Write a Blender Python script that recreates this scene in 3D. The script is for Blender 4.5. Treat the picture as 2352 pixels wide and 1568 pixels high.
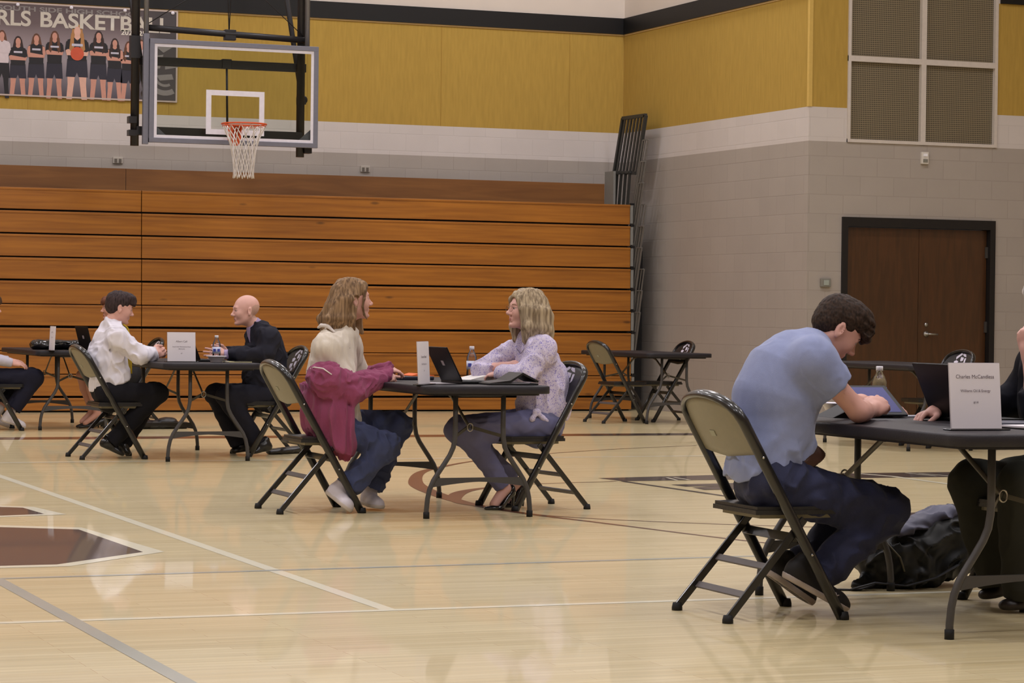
import bpy, bmesh, math, random, os
import numpy as np
from mathutils import Vector, Matrix
random.seed(7)
for o in list(bpy.data.objects): bpy.data.objects.remove(o)
SC = bpy.context.scene; COL = SC.collection
PI = math.pi

# ------------------------------------------------------------- camera
FPX = 5980.0; YAW = math.radians(21.5); CAMZ = 1.156; YH = 715.3; ROLL = math.atan(.01235); PITCH = math.atan((784-YH)/FPX)
cam_d = bpy.data.cameras.new('camera'); cam = bpy.data.objects.new('camera', cam_d); COL.objects.link(cam)
cam_d.sensor_width = 36; cam_d.lens = 36*FPX/2352; cam_d.clip_end = 200
fw = Vector((math.sin(YAW)*math.cos(PITCH), math.cos(YAW)*math.cos(PITCH), -math.sin(PITCH)))
rt = Vector((math.cos(YAW), -math.sin(YAW), 0)); up = rt.cross(fw)
rt2 = rt*math.cos(ROLL)+up*math.sin(ROLL); up2 = up*math.cos(ROLL)-rt*math.sin(ROLL)
Mx = Matrix((rt2, up2, -fw)).transposed().to_4x4(); Mx.translation = Vector((0, 0, CAMZ))
cam.matrix_world = Mx
SC.camera = cam
def ray(x, y):
    d = rt2*((x-1176)/FPX)+up2*(-(y-784)/FPX)+fw
    return d
def onY(x, y, Y):                      # the point of the photograph's sight line at room depth Y
    d = ray(x, y); t = Y/d.y; return Vector((d.x*t, Y, CAMZ+d.z*t))
def onX(x, y, X):
    d = ray(x, y); t = X/d.x; return Vector((X, d.y*t, CAMZ+d.z*t))
def onZ(x, y, Z=0):
    d = ray(x, y); t = (Z-CAMZ)/d.z; return Vector((d.x*t, d.y*t, Z))

# ------------------------------------------------------------- world, lights, exposure
W = bpy.data.worlds.new('world'); SC.world = W; W.use_nodes = True
W.node_tree.nodes['Background'].inputs[0].default_value = (.9, .93, 1, 1)
W.node_tree.nodes['Background'].inputs[1].default_value = .05
vs = SC.view_settings; vs.view_transform = 'Standard'; vs.look = 'None'; vs.gamma = 1; vs.use_curve_mapping = False
vs.exposure = 0.0
LIGHT_Z = 8.6; LAMP_W = 114
lamp_spots = [(x, y) for y in (1.5, 7.5, 13.5, 19.5, 25.5) for x in (-2.5, 2.5, 7.5, 12)]

# ------------------------------------------------------------- helpers
def lin(c):
    return tuple(((v/255)/12.92 if v/255 <= .04045 else ((v/255+.055)/1.055)**2.4) for v in c)
def nd(nt, t, **kw):
    n = nt.nodes.new(t)
    for k, v in kw.items(): setattr(n, k, v)
    return n
MATS = {}
def mat(name, rgb, rough=.6, metal=0, spec=.4, var=.08, scale=30, stretch=(1, 1, 1), bump=0, bscale=None, coat=0, world=False, emit=0, trans=0, sheen=0, alpha=1):
    if name in MATS: return MATS[name]
    m = bpy.data.materials.new(name); m.use_nodes = True; nt = m.node_tree; b = nt.nodes['Principled BSDF']
    c = lin(rgb)
    b.inputs['Roughness'].default_value = rough; b.inputs['Metallic'].default_value = metal
    b.inputs['Specular IOR Level'].default_value = spec; b.inputs['Coat Weight'].default_value = coat
    b.inputs['Transmission Weight'].default_value = trans; b.inputs['Alpha'].default_value = alpha
    b.inputs['Sheen Weight'].default_value = sheen
    src = nd(nt, 'ShaderNodeNewGeometry').outputs['Position'] if world else nd(nt, 'ShaderNodeTexCoord').outputs['Object']
    mp = nd(nt, 'ShaderNodeMapping'); mp.inputs['Scale'].default_value = stretch; nt.links.new(src, mp.inputs[0])
    nz = nd(nt, 'ShaderNodeTexNoise'); nz.inputs['Scale'].default_value = scale; nz.inputs['Detail'].default_value = 4
    nt.links.new(mp.outputs[0], nz.inputs['Vector'])
    mx = nd(nt, 'ShaderNodeMix', data_type='RGBA')
    mx.inputs[6].default_value = tuple(v*(1-var) for v in c)+(1,); mx.inputs[7].default_value = tuple(min(1, v*(1+var)) for v in c)+(1,)
    nt.links.new(nz.outputs[0], mx.inputs[0]); nt.links.new(mx.outputs[2], b.inputs['Base Color'])
    if bump:
        nb = nz
        if bscale:
            nb = nd(nt, 'ShaderNodeTexNoise'); nb.inputs['Scale'].default_value = bscale; nt.links.new(mp.outputs[0], nb.inputs['Vector'])
        bp = nd(nt, 'ShaderNodeBump'); bp.inputs['Strength'].default_value = bump; bp.inputs['Distance'].default_value = .01
        nt.links.new(nb.outputs[0], bp.inputs['Height']); nt.links.new(bp.outputs[0], b.inputs['Normal'])
    if emit:
        b.inputs['Emission Color'].default_value = c+(1,); b.inputs['Emission Strength'].default_value = emit
    MATS[name] = m; return m

class MB:
    """collects shapes into one mesh"""
    def __init__(s): s.bm = bmesh.new()
    def _tag(s, faces, mi, smooth=False):
        for f in faces: f.material_index = mi; f.smooth = smooth
    def box(s, c, size, rot=None, mi=0, bev=0):
        M = Matrix.Translation(Vector(c))
        if rot is not None: M = M @ (rot.to_4x4() if isinstance(rot, Matrix) else Matrix.Rotation(rot, 4, 'Z'))
        g = bmesh.ops.create_cube(s.bm, size=1, matrix=M @ Matrix.Diagonal((size[0], size[1], size[2], 1)))
        vv = g['verts']; fs = list({f for v in vv for f in v.link_faces})
        if bev:
            es = list({e for v in vv for e in v.link_edges})
            r = bmesh.ops.bevel(s.bm, geom=es, offset=bev, segments=2, affect='EDGES', profile=.5)
            fs = list(set([f for f in fs if f.is_valid]+list(r['faces'])))
        s._tag(fs, mi); return s
    def bx(s, x0, x1, y0, y1, z0, z1, mi=0, bev=0):
        return s.box(((x0+x1)/2, (y0+y1)/2, (z0+z1)/2), (abs(x1-x0), abs(y1-y0), abs(z1-z0)), mi=mi, bev=bev)
    def bar(s, a, b, w, h, upv=(0, 0, 1), mi=0, bev=0):
        a = Vector(a); b = Vector(b); d = (b-a); L = d.length; d.normalize()
        u = Vector(upv); x = d.cross(u)
        if x.length < 1e-5: x = d.cross(Vector((1, 0, 0)))
        x.normalize(); z = x.cross(d)
        R = Matrix((x, d, z)).transposed()
        return s.box((a+b)/2, (w, L, h), rot=R, mi=mi, bev=bev)
    def tube(s, pts, r, seg=10, mi=0, cap=True, closed=False, flat=None):
        pts = [Vector(p) for p in pts]; n = len(pts); rings = []
        rr = r if hasattr(r, '__len__') else [r]*n
        px = None
        for i, p in enumerate(pts):
            if closed: t = pts[(i+1) % n]-pts[i-1]
            else: t = pts[min(i+1, n-1)]-pts[max(i-1, 0)]
            t.normalize()
            if px is None:
                px = t.cross(Vector((0, 0, 1)))
                if px.length < .1: px = t.cross(Vector((0, 1, 0)))
            px = (px-t*px.dot(t)).normalized(); py = t.cross(px)
            fx, fy = flat or (1, 1)
            rings.append([s.bm.verts.new(p+(px*math.cos(2*PI*k/seg)*fx+py*math.sin(2*PI*k/seg)*fy)*rr[i]) for k in range(seg)])
        fs = []
        m = n if closed else n-1
        for i in range(m):
            A = rings[i]; B = rings[(i+1) % n]
            for k in range(seg): fs.append(s.bm.faces.new((A[k], A[(k+1) % seg], B[(k+1) % seg], B[k])))
        s._tag(fs, mi, True)
        if cap and not closed:
            s._tag([s.bm.faces.new(rings[0][::-1]), s.bm.faces.new(rings[-1])], mi)
        return s
    def prism(s, poly, h0, h1, axis='z', mi=0):
        """polygon extruded along an axis; poly in the two other axes"""
        def P(a, b, h):
            return {'z': (a, b, h), 'y': (a, h, b), 'x': (h, a, b)}[axis]
        A = [s.bm.verts.new(P(a, b, h0)) for a, b in poly]; B = [s.bm.verts.new(P(a, b, h1)) for a, b in poly]
        n = len(poly); fs = [s.bm.faces.new(A), s.bm.faces.new(B)]
        for i in range(n): fs.append(s.bm.faces.new((A[i], A[(i+1) % n], B[(i+1) % n], B[i])))
        bmesh.ops.recalc_face_normals(s.bm, faces=fs); s._tag(fs, mi); return s
    def quad(s, pts, mi=0):
        f = s.bm.faces.new([s.bm.verts.new(Vector(p)) for p in pts]); f.material_index = mi; return s
    def lathe(s, prof, c=(0, 0, 0), seg=20, mi=0, M=None):
        M = M or Matrix.Identity(4); rings = []
        for r, z in prof:
            rings.append([s.bm.verts.new(M @ Vector((c[0]+r*math.cos(2*PI*k/seg), c[1]+r*math.sin(2*PI*k/seg), c[2]+z))) for k in range(seg)])
        fs = []
        for A, B in zip(rings, rings[1:]):
            for k in range(seg): fs.append(s.bm.faces.new((A[k], A[(k+1) % seg], B[(k+1) % seg], B[k])))
        s._tag(fs, mi, True)
        if prof[0][0] > 1e-4: s._tag([s.bm.faces.new(rings[0][::-1])], mi)
        if prof[-1][0] > 1e-4: s._tag([s.bm.faces.new(rings[-1])], mi)
        return s
    def build(s, name, mats, parent=None, **tags):
        me = bpy.data.meshes.new(name); bmesh.ops.recalc_face_normals(s.bm, faces=s.bm.faces[:]); s.bm.to_mesh(me); s.bm.free()
        o = bpy.data.objects.new(name, me); COL.objects.link(o)
        for m in (mats if isinstance(mats, (list, tuple)) else [mats]): me.materials.append(m)
        if parent: o.parent = parent
        return tag(o, **tags)
def tag(o, label=None, cat=None, group=None, kind=None):
    if label: o['label'] = label
    if cat: o['category'] = cat
    if group: o['group'] = group
    if kind: o['kind'] = kind
    return o
def empty(name, loc, rz=0, **tags):
    o = bpy.data.objects.new(name, None); COL.objects.link(o); o.location = loc; o.rotation_euler = (0, 0, rz); o.empty_display_size = .1
    return tag(o, **tags)
def copy_tree(o, parent=None):
    c = o.copy(); COL.objects.link(c)
    if parent: c.parent = parent; c.matrix_parent_inverse = o.matrix_parent_inverse
    for ch in list(CH.get(o.name, [])) or [x for x in bpy.data.objects if x.parent == o]: copy_tree(ch, c)
    return c
CH = {}
def text(name, s, size, m, parent=None, loc=(0, 0, 0), rot=None, align='CENTER', sx=1, offset=0, depth=0, spacing=1):
    cu = bpy.data.curves.new('t', 'FONT'); cu.body = s; cu.size = size; cu.align_x = align; cu.offset = offset; cu.extrude = depth; cu.space_character = spacing
    to = bpy.data.objects.new('t', cu); COL.objects.link(to); bpy.context.view_layer.update()
    me = bpy.data.meshes.new_from_object(to.evaluated_get(bpy.context.evaluated_depsgraph_get())); bpy.data.objects.remove(to)
    o = bpy.data.objects.new(name, me); COL.objects.link(o); me.materials.clear(); me.materials.append(m)
    M = Matrix.Translation(Vector(loc)) @ (rot.to_4x4() if rot is not None else Matrix.Identity(4)) @ Matrix.Diagonal((sx, 1, 1, 1))
    me.transform(M)
    if parent: o.parent = parent
    return o
RXZ = Matrix.Rotation(PI/2, 3, 'X')           # text standing, read from -Y

# ------------------------------------------------------------- room materials
def block_mat(name, rgb, mort, horiz):
    m = bpy.data.materials.new(name); m.use_nodes = True; nt = m.node_tree; b = nt.nodes['Principled BSDF']
    g = nd(nt, 'ShaderNodeNewGeometry'); sp = nd(nt, 'ShaderNodeSeparateXYZ'); nt.links.new(g.outputs['Position'], sp.inputs[0])
    cb = nd(nt, 'ShaderNodeCombineXYZ'); nt.links.new(sp.outputs[horiz], cb.inputs[0]); nt.links.new(sp.outputs[2], cb.inputs[1])
    br = nd(nt, 'ShaderNodeTexBrick'); nt.links.new(cb.outputs[0], br.inputs['Vector'])
    br.inputs['Scale'].default_value = 1; br.inputs['Brick Width'].default_value = .406; br.inputs['Row Height'].default_value = .203
    br.inputs['Mortar Size'].default_value = .006; br.inputs['Mortar Smooth'].default_value = .6; br.inputs['Bias'].default_value = 0
    c = lin(rgb); br.inputs['Color1'].default_value = c+(1,); br.inputs['Color2'].default_value = tuple(v*.955 for v in c)+(1,)
    br.inputs['Mortar'].default_value = lin(mort)+(1,)
    nz = nd(nt, 'ShaderNodeTexNoise'); nz.inputs['Scale'].default_value = 2.5; nz.inputs['Detail'].default_value = 6; nt.links.new(g.outputs['Position'], nz.inputs['Vector'])
    mr = nd(nt, 'ShaderNodeMapRange'); mr.inputs[3].default_value = .93; mr.inputs[4].default_value = 1.05; nt.links.new(nz.outputs[0], mr.inputs[0])
    mx = nd(nt, 'ShaderNodeMix', data_type='RGBA', blend_type='MULTIPLY'); mx.inputs[0].default_value = 1
    nt.links.new(br.outputs[0], mx.inputs[6]); nt.links.new(mr.outputs[0], mx.inputs[7]); nt.links.new(mx.outputs[2], b.inputs['Base Color'])
    n2 = nd(nt, 'ShaderNodeTexNoise'); n2.inputs['Scale'].default_value = 60; nt.links.new(g.outputs['Position'], n2.inputs['Vector'])
    ad = nd(nt, 'ShaderNodeMath', operation='MULTIPLY_ADD'); ad.inputs[1].default_value = -1.0; nt.links.new(br.outputs['Fac'], ad.inputs[0]); 
    m3 = nd(nt, 'ShaderNodeMath', operation='MULTIPLY'); m3.inputs[1].default_value = .25; nt.links.new(n2.outputs[0], m3.inputs[0]); nt.links.new(m3.outputs[0], ad.inputs[2])
    bp = nd(nt, 'ShaderNodeBump'); bp.inputs['Strength'].default_value = .22; bp.inputs['Distance'].default_value = .006
    nt.links.new(ad.outputs[0], bp.inputs['Height']); nt.links.new(bp.outputs[0], b.inputs['Normal'])
    b.inputs['Roughness'].default_value = .45; b.inputs['Specular IOR Level'].default_value = .35
    return m
GREY = (170, 161, 153); WHITE_W = (208, 200, 196); YEL = (180, 148, 74)
bk_gx = block_mat('grey_painted_block', GREY, (160, 151, 143), 0); bk_gy = block_mat('grey_painted_block_side', GREY, (160, 151, 143), 1)
bk_wx = block_mat('white_painted_block', WHITE_W, (201, 193, 189), 0); bk_wy = block_mat('white_painted_block_side', WHITE_W, (201, 193, 189), 1)
m_yel = mat('yellow_acoustic_fabric', YEL, .9, var=.16, scale=6, stretch=(6, 6, .7), world=True, bump=.3, bscale=160, spec=.1)
m_black = mat('black_trim_paint', (12, 11, 12), .5, var=.1)
m_upper = mat('upper_wall_paint', (214, 203, 192), .7, var=.03, scale=3, world=True)
m_seam = mat('fabric_seam', (164, 128, 56), .9)

def floor_mat():
    m = bpy.data.materials.new('maple_gym_floor'); m.use_nodes = True; nt = m.node_tree; b = nt.nodes['Principled BSDF']
    g = nd(nt, 'ShaderNodeNewGeometry')
    br = nd(nt, 'ShaderNodeTexBrick'); nt.links.new(g.outputs['Position'], br.inputs['Vector'])
    br.inputs['Scale'].default_value = 1; br.inputs['Brick Width'].default_value = .9; br.inputs['Row Height'].default_value = .057
    br.inputs['Mortar Size'].default_value = .0012; br.offset = .37; br.offset_frequency = 3
    br.inputs['Color1'].default_value = lin((224, 208, 165))+(1,); br.inputs['Color2'].default_value = lin((212, 194, 149))+(1,); br.inputs['Mortar'].default_value = lin((190, 158, 112))+(1,)
    mp = nd(nt, 'ShaderNodeMapping'); mp.inputs['Scale'].default_value = (1.3, 22, 1); nt.links.new(g.outputs['Position'], mp.inputs[0])
    nz = nd(nt, 'ShaderNodeTexNoise'); nz.inputs['Scale'].default_value = 1.2; nz.inputs['Detail'].default_value = 5; nz.inputs['Roughness'].default_value = .65; nt.links.new(mp.outputs[0], nz.inputs['Vector'])
    mr = nd(nt, 'ShaderNodeMapRange'); mr.inputs[1].default_value = .25; mr.inputs[2].default_value = .75; mr.inputs[3].default_value = .84; mr.inputs[4].default_value = 1.1; nt.links.new(nz.outputs[0], mr.inputs[0])
    mx = nd(nt, 'ShaderNodeMix', data_type='RGBA', blend_type='MULTIPLY'); mx.inputs[0].default_value = 1
    nt.links.new(br.outputs[0], mx.inputs[6]); nt.links.new(mr.outputs[0], mx.inputs[7]); nt.links.new(mx.outputs[2], b.inputs['Base Color'])
    bp = nd(nt, 'ShaderNodeBump'); bp.inputs['Strength'].default_value = .035; bp.inputs['Distance'].default_value = .01; nt.links.new(nz.outputs[0], bp.inputs['Height']); nt.links.new(bp.outputs[0], b.inputs['Normal'])
    b.inputs['Roughness'].default_value = .4; b.inputs['Specular IOR Level'].default_value = .4
    b.inputs['Coat Weight'].default_value = .55; b.inputs['Coat Roughness'].default_value = .035
    return m
def paint(name, rgb): return mat(name, rgb, .4, spec=.4, var=.05, scale=8, stretch=(1, 15, 1), world=True, coat=.55)
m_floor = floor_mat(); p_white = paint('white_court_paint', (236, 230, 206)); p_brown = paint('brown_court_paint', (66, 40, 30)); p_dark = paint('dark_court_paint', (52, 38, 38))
p_grey = paint('grey_court_paint', (172, 174, 164)); p_thin = paint('brown_line_paint', (104, 62, 42))

# ------------------------------------------------------------- floor with its court markings
XL, XR, Y0, YB, ZC = -6.0, 17.5, -6.0, 29.3, 9.2
fb = MB(); fb.quad([(XL, Y0, 0), (XR, Y0, 0), (XR, YB, 0), (XL, YB, 0)])
LZ = [.0008]
def strip(pts, w, mi):
    pts = [Vector((p[0], p[1], 0)) for p in pts]; n = len(pts); ww = w if hasattr(w, '__len__') else [w]*n
    LZ[0] += .00004; z = LZ[0]; A = []; B = []
    for i, p in enumerate(pts):
        t = (pts[min(i+1, n-1)]-pts[max(i-1, 0)]).normalized(); q = Vector((-t.y, t.x, 0))*ww[i]/2
        A.append(p+q); B.append(p-q)
    for i in range(n-1):
        fb.quad([(A[i].x, A[i].y, z), (B[i].x, B[i].y, z), (B[i+1].x, B[i+1].y, z), (A[i+1].x, A[i+1].y, z)], mi)
def area(pts, mi):
    LZ[0] += .00004; fb.quad([(p[0], p[1], LZ[0]) for p in pts], mi)
def smooth(pts, k=8):
    out = []; P = [Vector((p[0], p[1], 0)) for p in pts]; P = [P[0]*2-P[1]]+P+[P[-1]*2-P[-2]]
    for i in range(1, len(P)-2):
        for j in range(k):
            t = j/k; a, b, c, d = P[i-1:i+3]
            out.append(.5*((2*b)+(c-a)*t+(2*a-5*b+4*c-d)*t*t+(3*b-a-3*c+d)*t**3))
    out.append(P[-2]); return out
strip([(3.245, 9.5), (3.235, 28)], .062, 1)
strip([(XL, 9.46), (XR, 9.54)], .055, 1)
strip([(2.02, 5), (2.01, 11.0)], .062, 4)
strip([(1.9, 11.02), (XR, 11.6)], .05, 4)
strip([(XL, 22.62), (9.6, 22.62)], .40, 5); strip([(9.6, 22.62), (XR, 22.62)], .40, 3)
strip([(XL, 19.15), (9.5, 19.15)], .07, 1)
BW = [(1.0, 13.75), (2.508, 13.70), (2.90, 13.46), (2.99, 12.04), (2.42, 11.47), (1.0, 11.45)]
area(BW, 1); area([(1.0, 13.62), (2.50, 13.58), (2.86, 13.35), (2.89, 12.05), (2.38, 11.56), (1.0, 11.54)], 2)
area([(1.0, 15.1), (2.76, 15.04), (2.93, 14.9), (3.0, 14.33), (2.6, 14.22), (1.0, 14.2)], 1); area([(1.0, 14.98), (2.74, 14.95), (2.86, 14.86), (2.89, 14.38), (2.6, 14.31), (1.0, 14.3)], 2)
cs = [(9.89, 20.66), (8.9, 20.2), (7.753, 19.42), (7.12, 18.8), (6.686, 18.25), (6.232, 17.55), (5.85, 16.6), (5.66, 15.9), (5.52, 15.0), (5.49, 14.46), (5.56, 13.77), (5.717, 13.1), (6.003, 11.89), (6.3, 11.2)]
sc_ = smooth(cs); n_ = len(sc_)
strip(sc_, [.03+.085*math.exp(-((i/n_-.55)/.2)**2) for i in range(n_)], 5)
cs = [(7.23, 16.36), (7.063, 16.3), (6.5, 16.18), (6.07, 15.88), (5.80, 15.56), (5.58, 15.1), (5.46, 14.68), (5.49, 14.3), (5.56, 13.8), (5.85, 13.33), (6.51, 12.76), (7.3, 12.3)]
sc_ = smooth(cs); n_ = len(sc_)
strip(sc_, [.03+.07*math.exp(-((i/n_-.4)/.14)**2) for i in range(n_)], 5)
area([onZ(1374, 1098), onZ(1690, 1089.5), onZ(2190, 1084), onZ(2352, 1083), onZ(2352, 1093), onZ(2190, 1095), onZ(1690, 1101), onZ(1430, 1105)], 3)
for a, b in (((1531, 1096.5), (1556, 1103)), ((1548, 1096.2), (1584, 1102)), ((2080, 1086), (2150, 1093)), ((2110, 1087), (2180, 1093))):
    A = onZ(*a); B = onZ(*b); strip([A, B], .02, 1)
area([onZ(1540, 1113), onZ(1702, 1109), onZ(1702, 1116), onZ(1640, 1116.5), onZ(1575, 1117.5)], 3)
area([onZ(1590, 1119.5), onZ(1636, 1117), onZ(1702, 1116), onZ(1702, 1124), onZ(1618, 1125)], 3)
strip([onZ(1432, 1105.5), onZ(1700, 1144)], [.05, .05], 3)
strip([onZ(1960, 1086.5), onZ(2050, 1094), onZ(2190, 1113)], [.05, .05, .05], 1)
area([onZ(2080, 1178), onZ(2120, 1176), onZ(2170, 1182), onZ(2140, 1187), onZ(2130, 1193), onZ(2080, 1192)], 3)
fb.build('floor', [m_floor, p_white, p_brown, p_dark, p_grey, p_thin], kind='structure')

# ------------------------------------------------------------- walls
BANDS = [(0, 3.0), (3.0, 3.36), (3.36, 4.57), (4.57, ZC)]
def wall_y(name, x0, x1, Y, th=.2, holes=None):
    w = MB()
    for i, (a, b) in enumerate(BANDS): w.bx(x0, x1, Y, Y+th, a, b, mi=i)
    return w.build(name, [bk_gx, bk_wx, m_yel, m_upper], kind='structure')
SX = 12.977; PY = 24.467
wall_y('wall_back', XL, SX, YB)
w = MB()
for i, (a, b) in enumerate(BANDS): w.bx(SX-.001, SX+.2, PY+.0001, YB+.2, a, b, mi=i)
w.build('wall_right', [bk_gy, bk_wy, m_yel, m_upper], kind='structure')
# door wall with openings for the door and the speaker grille
DX0, DX1, DZ = 13.40, 15.25, 2.19; GX0, GX1, GZ0, GZ1 = 13.43, 15.27, 3.0, 4.95
w = MB()
for x0, x1 in ((SX+.0, DX0), (DX1, XR)): w.bx(x0, x1, PY, PY+.2, 0, 3.0, mi=0)
w.bx(DX0, DX1, PY, PY+.2, DZ, 3.0, mi=0)
for x0, x1 in ((SX+.0, GX0), (GX1, XR)):
    for i, (a, b) in list(enumerate(BANDS))[1:]: w.bx(x0, x1, PY, PY+.2, a, b, mi=i)
w.bx(GX0, GX1, PY, PY+.2, GZ1, ZC, mi=3)
w.build('wall_door', [bk_gx, bk_wx, m_yel, m_upper], kind='structure')
m_ceil = mat('ceiling_paint', (190, 186, 180), .9, var=.03)
MB().bx(XL, XR, Y0, YB+.2, ZC, ZC+.2).build('ceiling', m_ceil, kind='structure')
m_far = mat('far_wall_paint', (176, 160, 140), .8, var=.05, scale=2, world=True)
MB().bx(XL-.2, XL, Y0, YB, 0, ZC).build('wall_left', m_far, kind='structure')
MB().bx(XL, XR, Y0-.2, Y0, 0, ZC).build('wall_behind', m_far, kind='structure')
MB().bx(XR, XR+.2, Y0, PY, 0, ZC).build('wall_far_right', m_far, kind='structure')
# black band and panel seams
t = MB(); t.bx(XL, SX-.02, YB-.03, YB, 4.57, 4.765); t.build('trim_1', m_black, kind='structure')
t = MB(); t.bx(SX-.03, SX, PY-.03, YB-.031, 4.57, 4.765); t.build('trim_2', m_black, kind='structure')
t = MB(); t.bx(GX1+.03, XR, PY-.03, PY, 4.57, 4.765); t.bx(SX+.001, GX0-.03, PY-.03, PY, 4.57, 4.765); t.build('trim_3', m_black, kind='structure')
t = MB()
for x in (.67, 2.33, 3.99, 5.65, 7.27, 8.925, 10.59, 12.25): t.bx(x-.003, x+.003, YB-.003, YB, 3.362, 4.569)
t.bx(SX-.006, SX-.001, YB-.006, YB-.001, 3.362, 4.56)
t.build('trim_4', m_seam, kind='structure')
# seams on the top edge: the beige lath above the fabric
m_lath = mat('panel_edge_lath', (206, 176, 120), .7)
m_yedge = mat('yellow_edge_strip', (206, 172, 92), .8); t = MB(); t.bx(SX-.012, SX+.03, PY-.012, PY+.03, 3.36, 4.552); t.build('trim_6', m_yedge, kind='structure')
t = MB(); t.bx(XL, SX-.012, YB-.012, YB-.0005, 4.552, 4.57); t.bx(SX-.012, SX-.0015, PY, YB-.02, 4.552, 4.57); t.build('trim_5', m_lath, kind='structure')
# ------------------------------------------------------------- double door
m_frame = mat('black_door_frame', (24, 22, 23), .45); m_door = None
def wood(name, c1, c2, axis_stretch, rough=.4, coat=.2, sc=3.0, knots=False):
    m = bpy.data.materials.new(name); m.use_nodes = True; nt = m.node_tree; b = nt.nodes['Principled BSDF']
    g = nd(nt, 'ShaderNodeNewGeometry'); mp = nd(nt, 'ShaderNodeMapping'); mp.inputs['Scale'].default_value = axis_stretch; nt.links.new(g.outputs['Position'], mp.inputs[0])
    nz = nd(nt, 'ShaderNodeTexNoise'); nz.inputs['Scale'].default_value = sc; nz.inputs['Detail'].default_value = 6; nz.inputs['Distortion'].default_value = .6; nt.links.new(mp.outputs[0], nz.inputs['Vector'])
    cr = nd(nt, 'ShaderNodeValToRGB'); cr.color_ramp.elements[0].position = .3; cr.color_ramp.elements[1].position = .7
    cr.color_ramp.elements[0].color = lin(c1)+(1,); cr.color_ramp.elements[1].color = lin(c2)+(1,); nt.links.new(nz.outputs[0], cr.inputs[0])
    out = cr.outputs[0]
    n2 = nd(nt, 'ShaderNodeTexNoise'); n2.inputs['Scale'].default_value = .55; n2.inputs['Detail'].default_value = 3; nt.links.new(g.outputs['Position'], n2.inputs['Vector'])
    mr = nd(nt, 'ShaderNodeMapRange'); mr.inputs[1].default_value = .3; mr.inputs[2].default_value = .7; mr.inputs[3].default_value = .86; mr.inputs[4].default_value = 1.1; nt.links.new(n2.outputs[0], mr.inputs[0])
    mx = nd(nt, 'ShaderNodeMix', data_type='RGBA', blend_type='MULTIPLY'); mx.inputs[0].default_value = 1; nt.links.new(out, mx.inputs[6]); nt.links.new(mr.outputs[0], mx.inputs[7]); out = mx.outputs[2]
    if knots:
        vo = nd(nt, 'ShaderNodeTexVoronoi'); mp2 = nd(nt, 'ShaderNodeMapping'); mp2.inputs['Scale'].default_value = (1.1, 1, 3.5); nt.links.new(g.outputs['Position'], mp2.inputs[0]); nt.links.new(mp2.outputs[0], vo.inputs['Vector']); vo.inputs['Scale'].default_value = 1.0
        r2 = nd(nt, 'ShaderNodeMapRange'); r2.inputs[1].default_value = .03; r2.inputs[2].default_value = .075; r2.inputs[3].default_value = .45; r2.inputs[4].default_value = 1; nt.links.new(vo.outputs['Distance'], r2.inputs[0])
        m2 = nd(nt, 'ShaderNodeMix', data_type='RGBA', blend_type='MULTIPLY'); m2.inputs[0].default_value = 1; nt.links.new(out, m2.inputs[6]); nt.links.new(r2.outputs[0], m2.inputs[7]); out = m2.outputs[2]
    nt.links.new(out, b.inputs['Base Color']); b.inputs['Roughness'].default_value = rough; b.inputs['Coat Weight'].default_value = coat; b.inputs['Coat Roughness'].default_value = .3
    return m
m_door = wood('walnut_door_veneer', (62, 37, 15), (79, 47, 21), (9, 1, .9), .35, .2)
m_steel = mat('brushed_steel', (170, 168, 165), .35, metal=.9)
m_hinge = mat('painted_hinge', (96, 92, 88), .4, metal=.6)
dr = empty('door_1', ((DX0+DX1)/2, PY+.06, 0)); dr['kind'] = 'structure'
f = MB(); f.bx(DX0-.015, DX0+.05, PY-.03, PY+.15, 0, DZ+.015); f.bx(DX1-.05, DX1+.015, PY-.03, PY+.15, 0, DZ+.015); f.bx(DX0+.05, DX1-.05, PY-.03, PY+.15, DZ-.085, DZ+.015)
def child(o, par):
    o.parent = par; o.matrix_parent_inverse = Matrix.Translation(-par.location); return o
child(f.build('door_frame', m_frame), dr)
mid = (DX0+DX1)/2+.03
for x0, x1 in ((DX0+.053, mid-.002), (mid+.002, DX1-.053)):
    lf = child(MB().bx(x0, x1, PY+.045, PY+.09, .01, DZ-.09, bev=.002).build('door_leaf', m_door), dr)
    hx = x0+.0 if x0 < mid-.1 else x1
    for z in (.28, 1.05, 1.86):
        child(MB().bx(hx-.02, hx+.02, PY+.02, PY+.044, z-.06, z+.06).build('hinge', m_hinge), dr)
h = MB(); hx = mid+.10; h.lathe([(.0, -.0), (.03, .0), (.03, .012), (.012, .016), (.012, .05), (0, .05)], M=Matrix.Translation((hx, PY+.045, .97)) @ Matrix.Rotation(PI/2, 4, 'X')); h.tube([(hx, PY-.004, .97), (hx+.05, PY-.006, .968), (hx+.12, PY-.004, .965)], .011)
child(h.build('door_handle', m_steel), dr)
h = MB(); h.lathe([(.0, 0), (.022, 0), (.02, .012), (0, .013)], M=Matrix.Translation((hx, PY+.045, 1.07)) @ Matrix.Rotation(PI/2, 4, 'X')); child(h.build('lock_cylinder', m_steel), dr)

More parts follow.
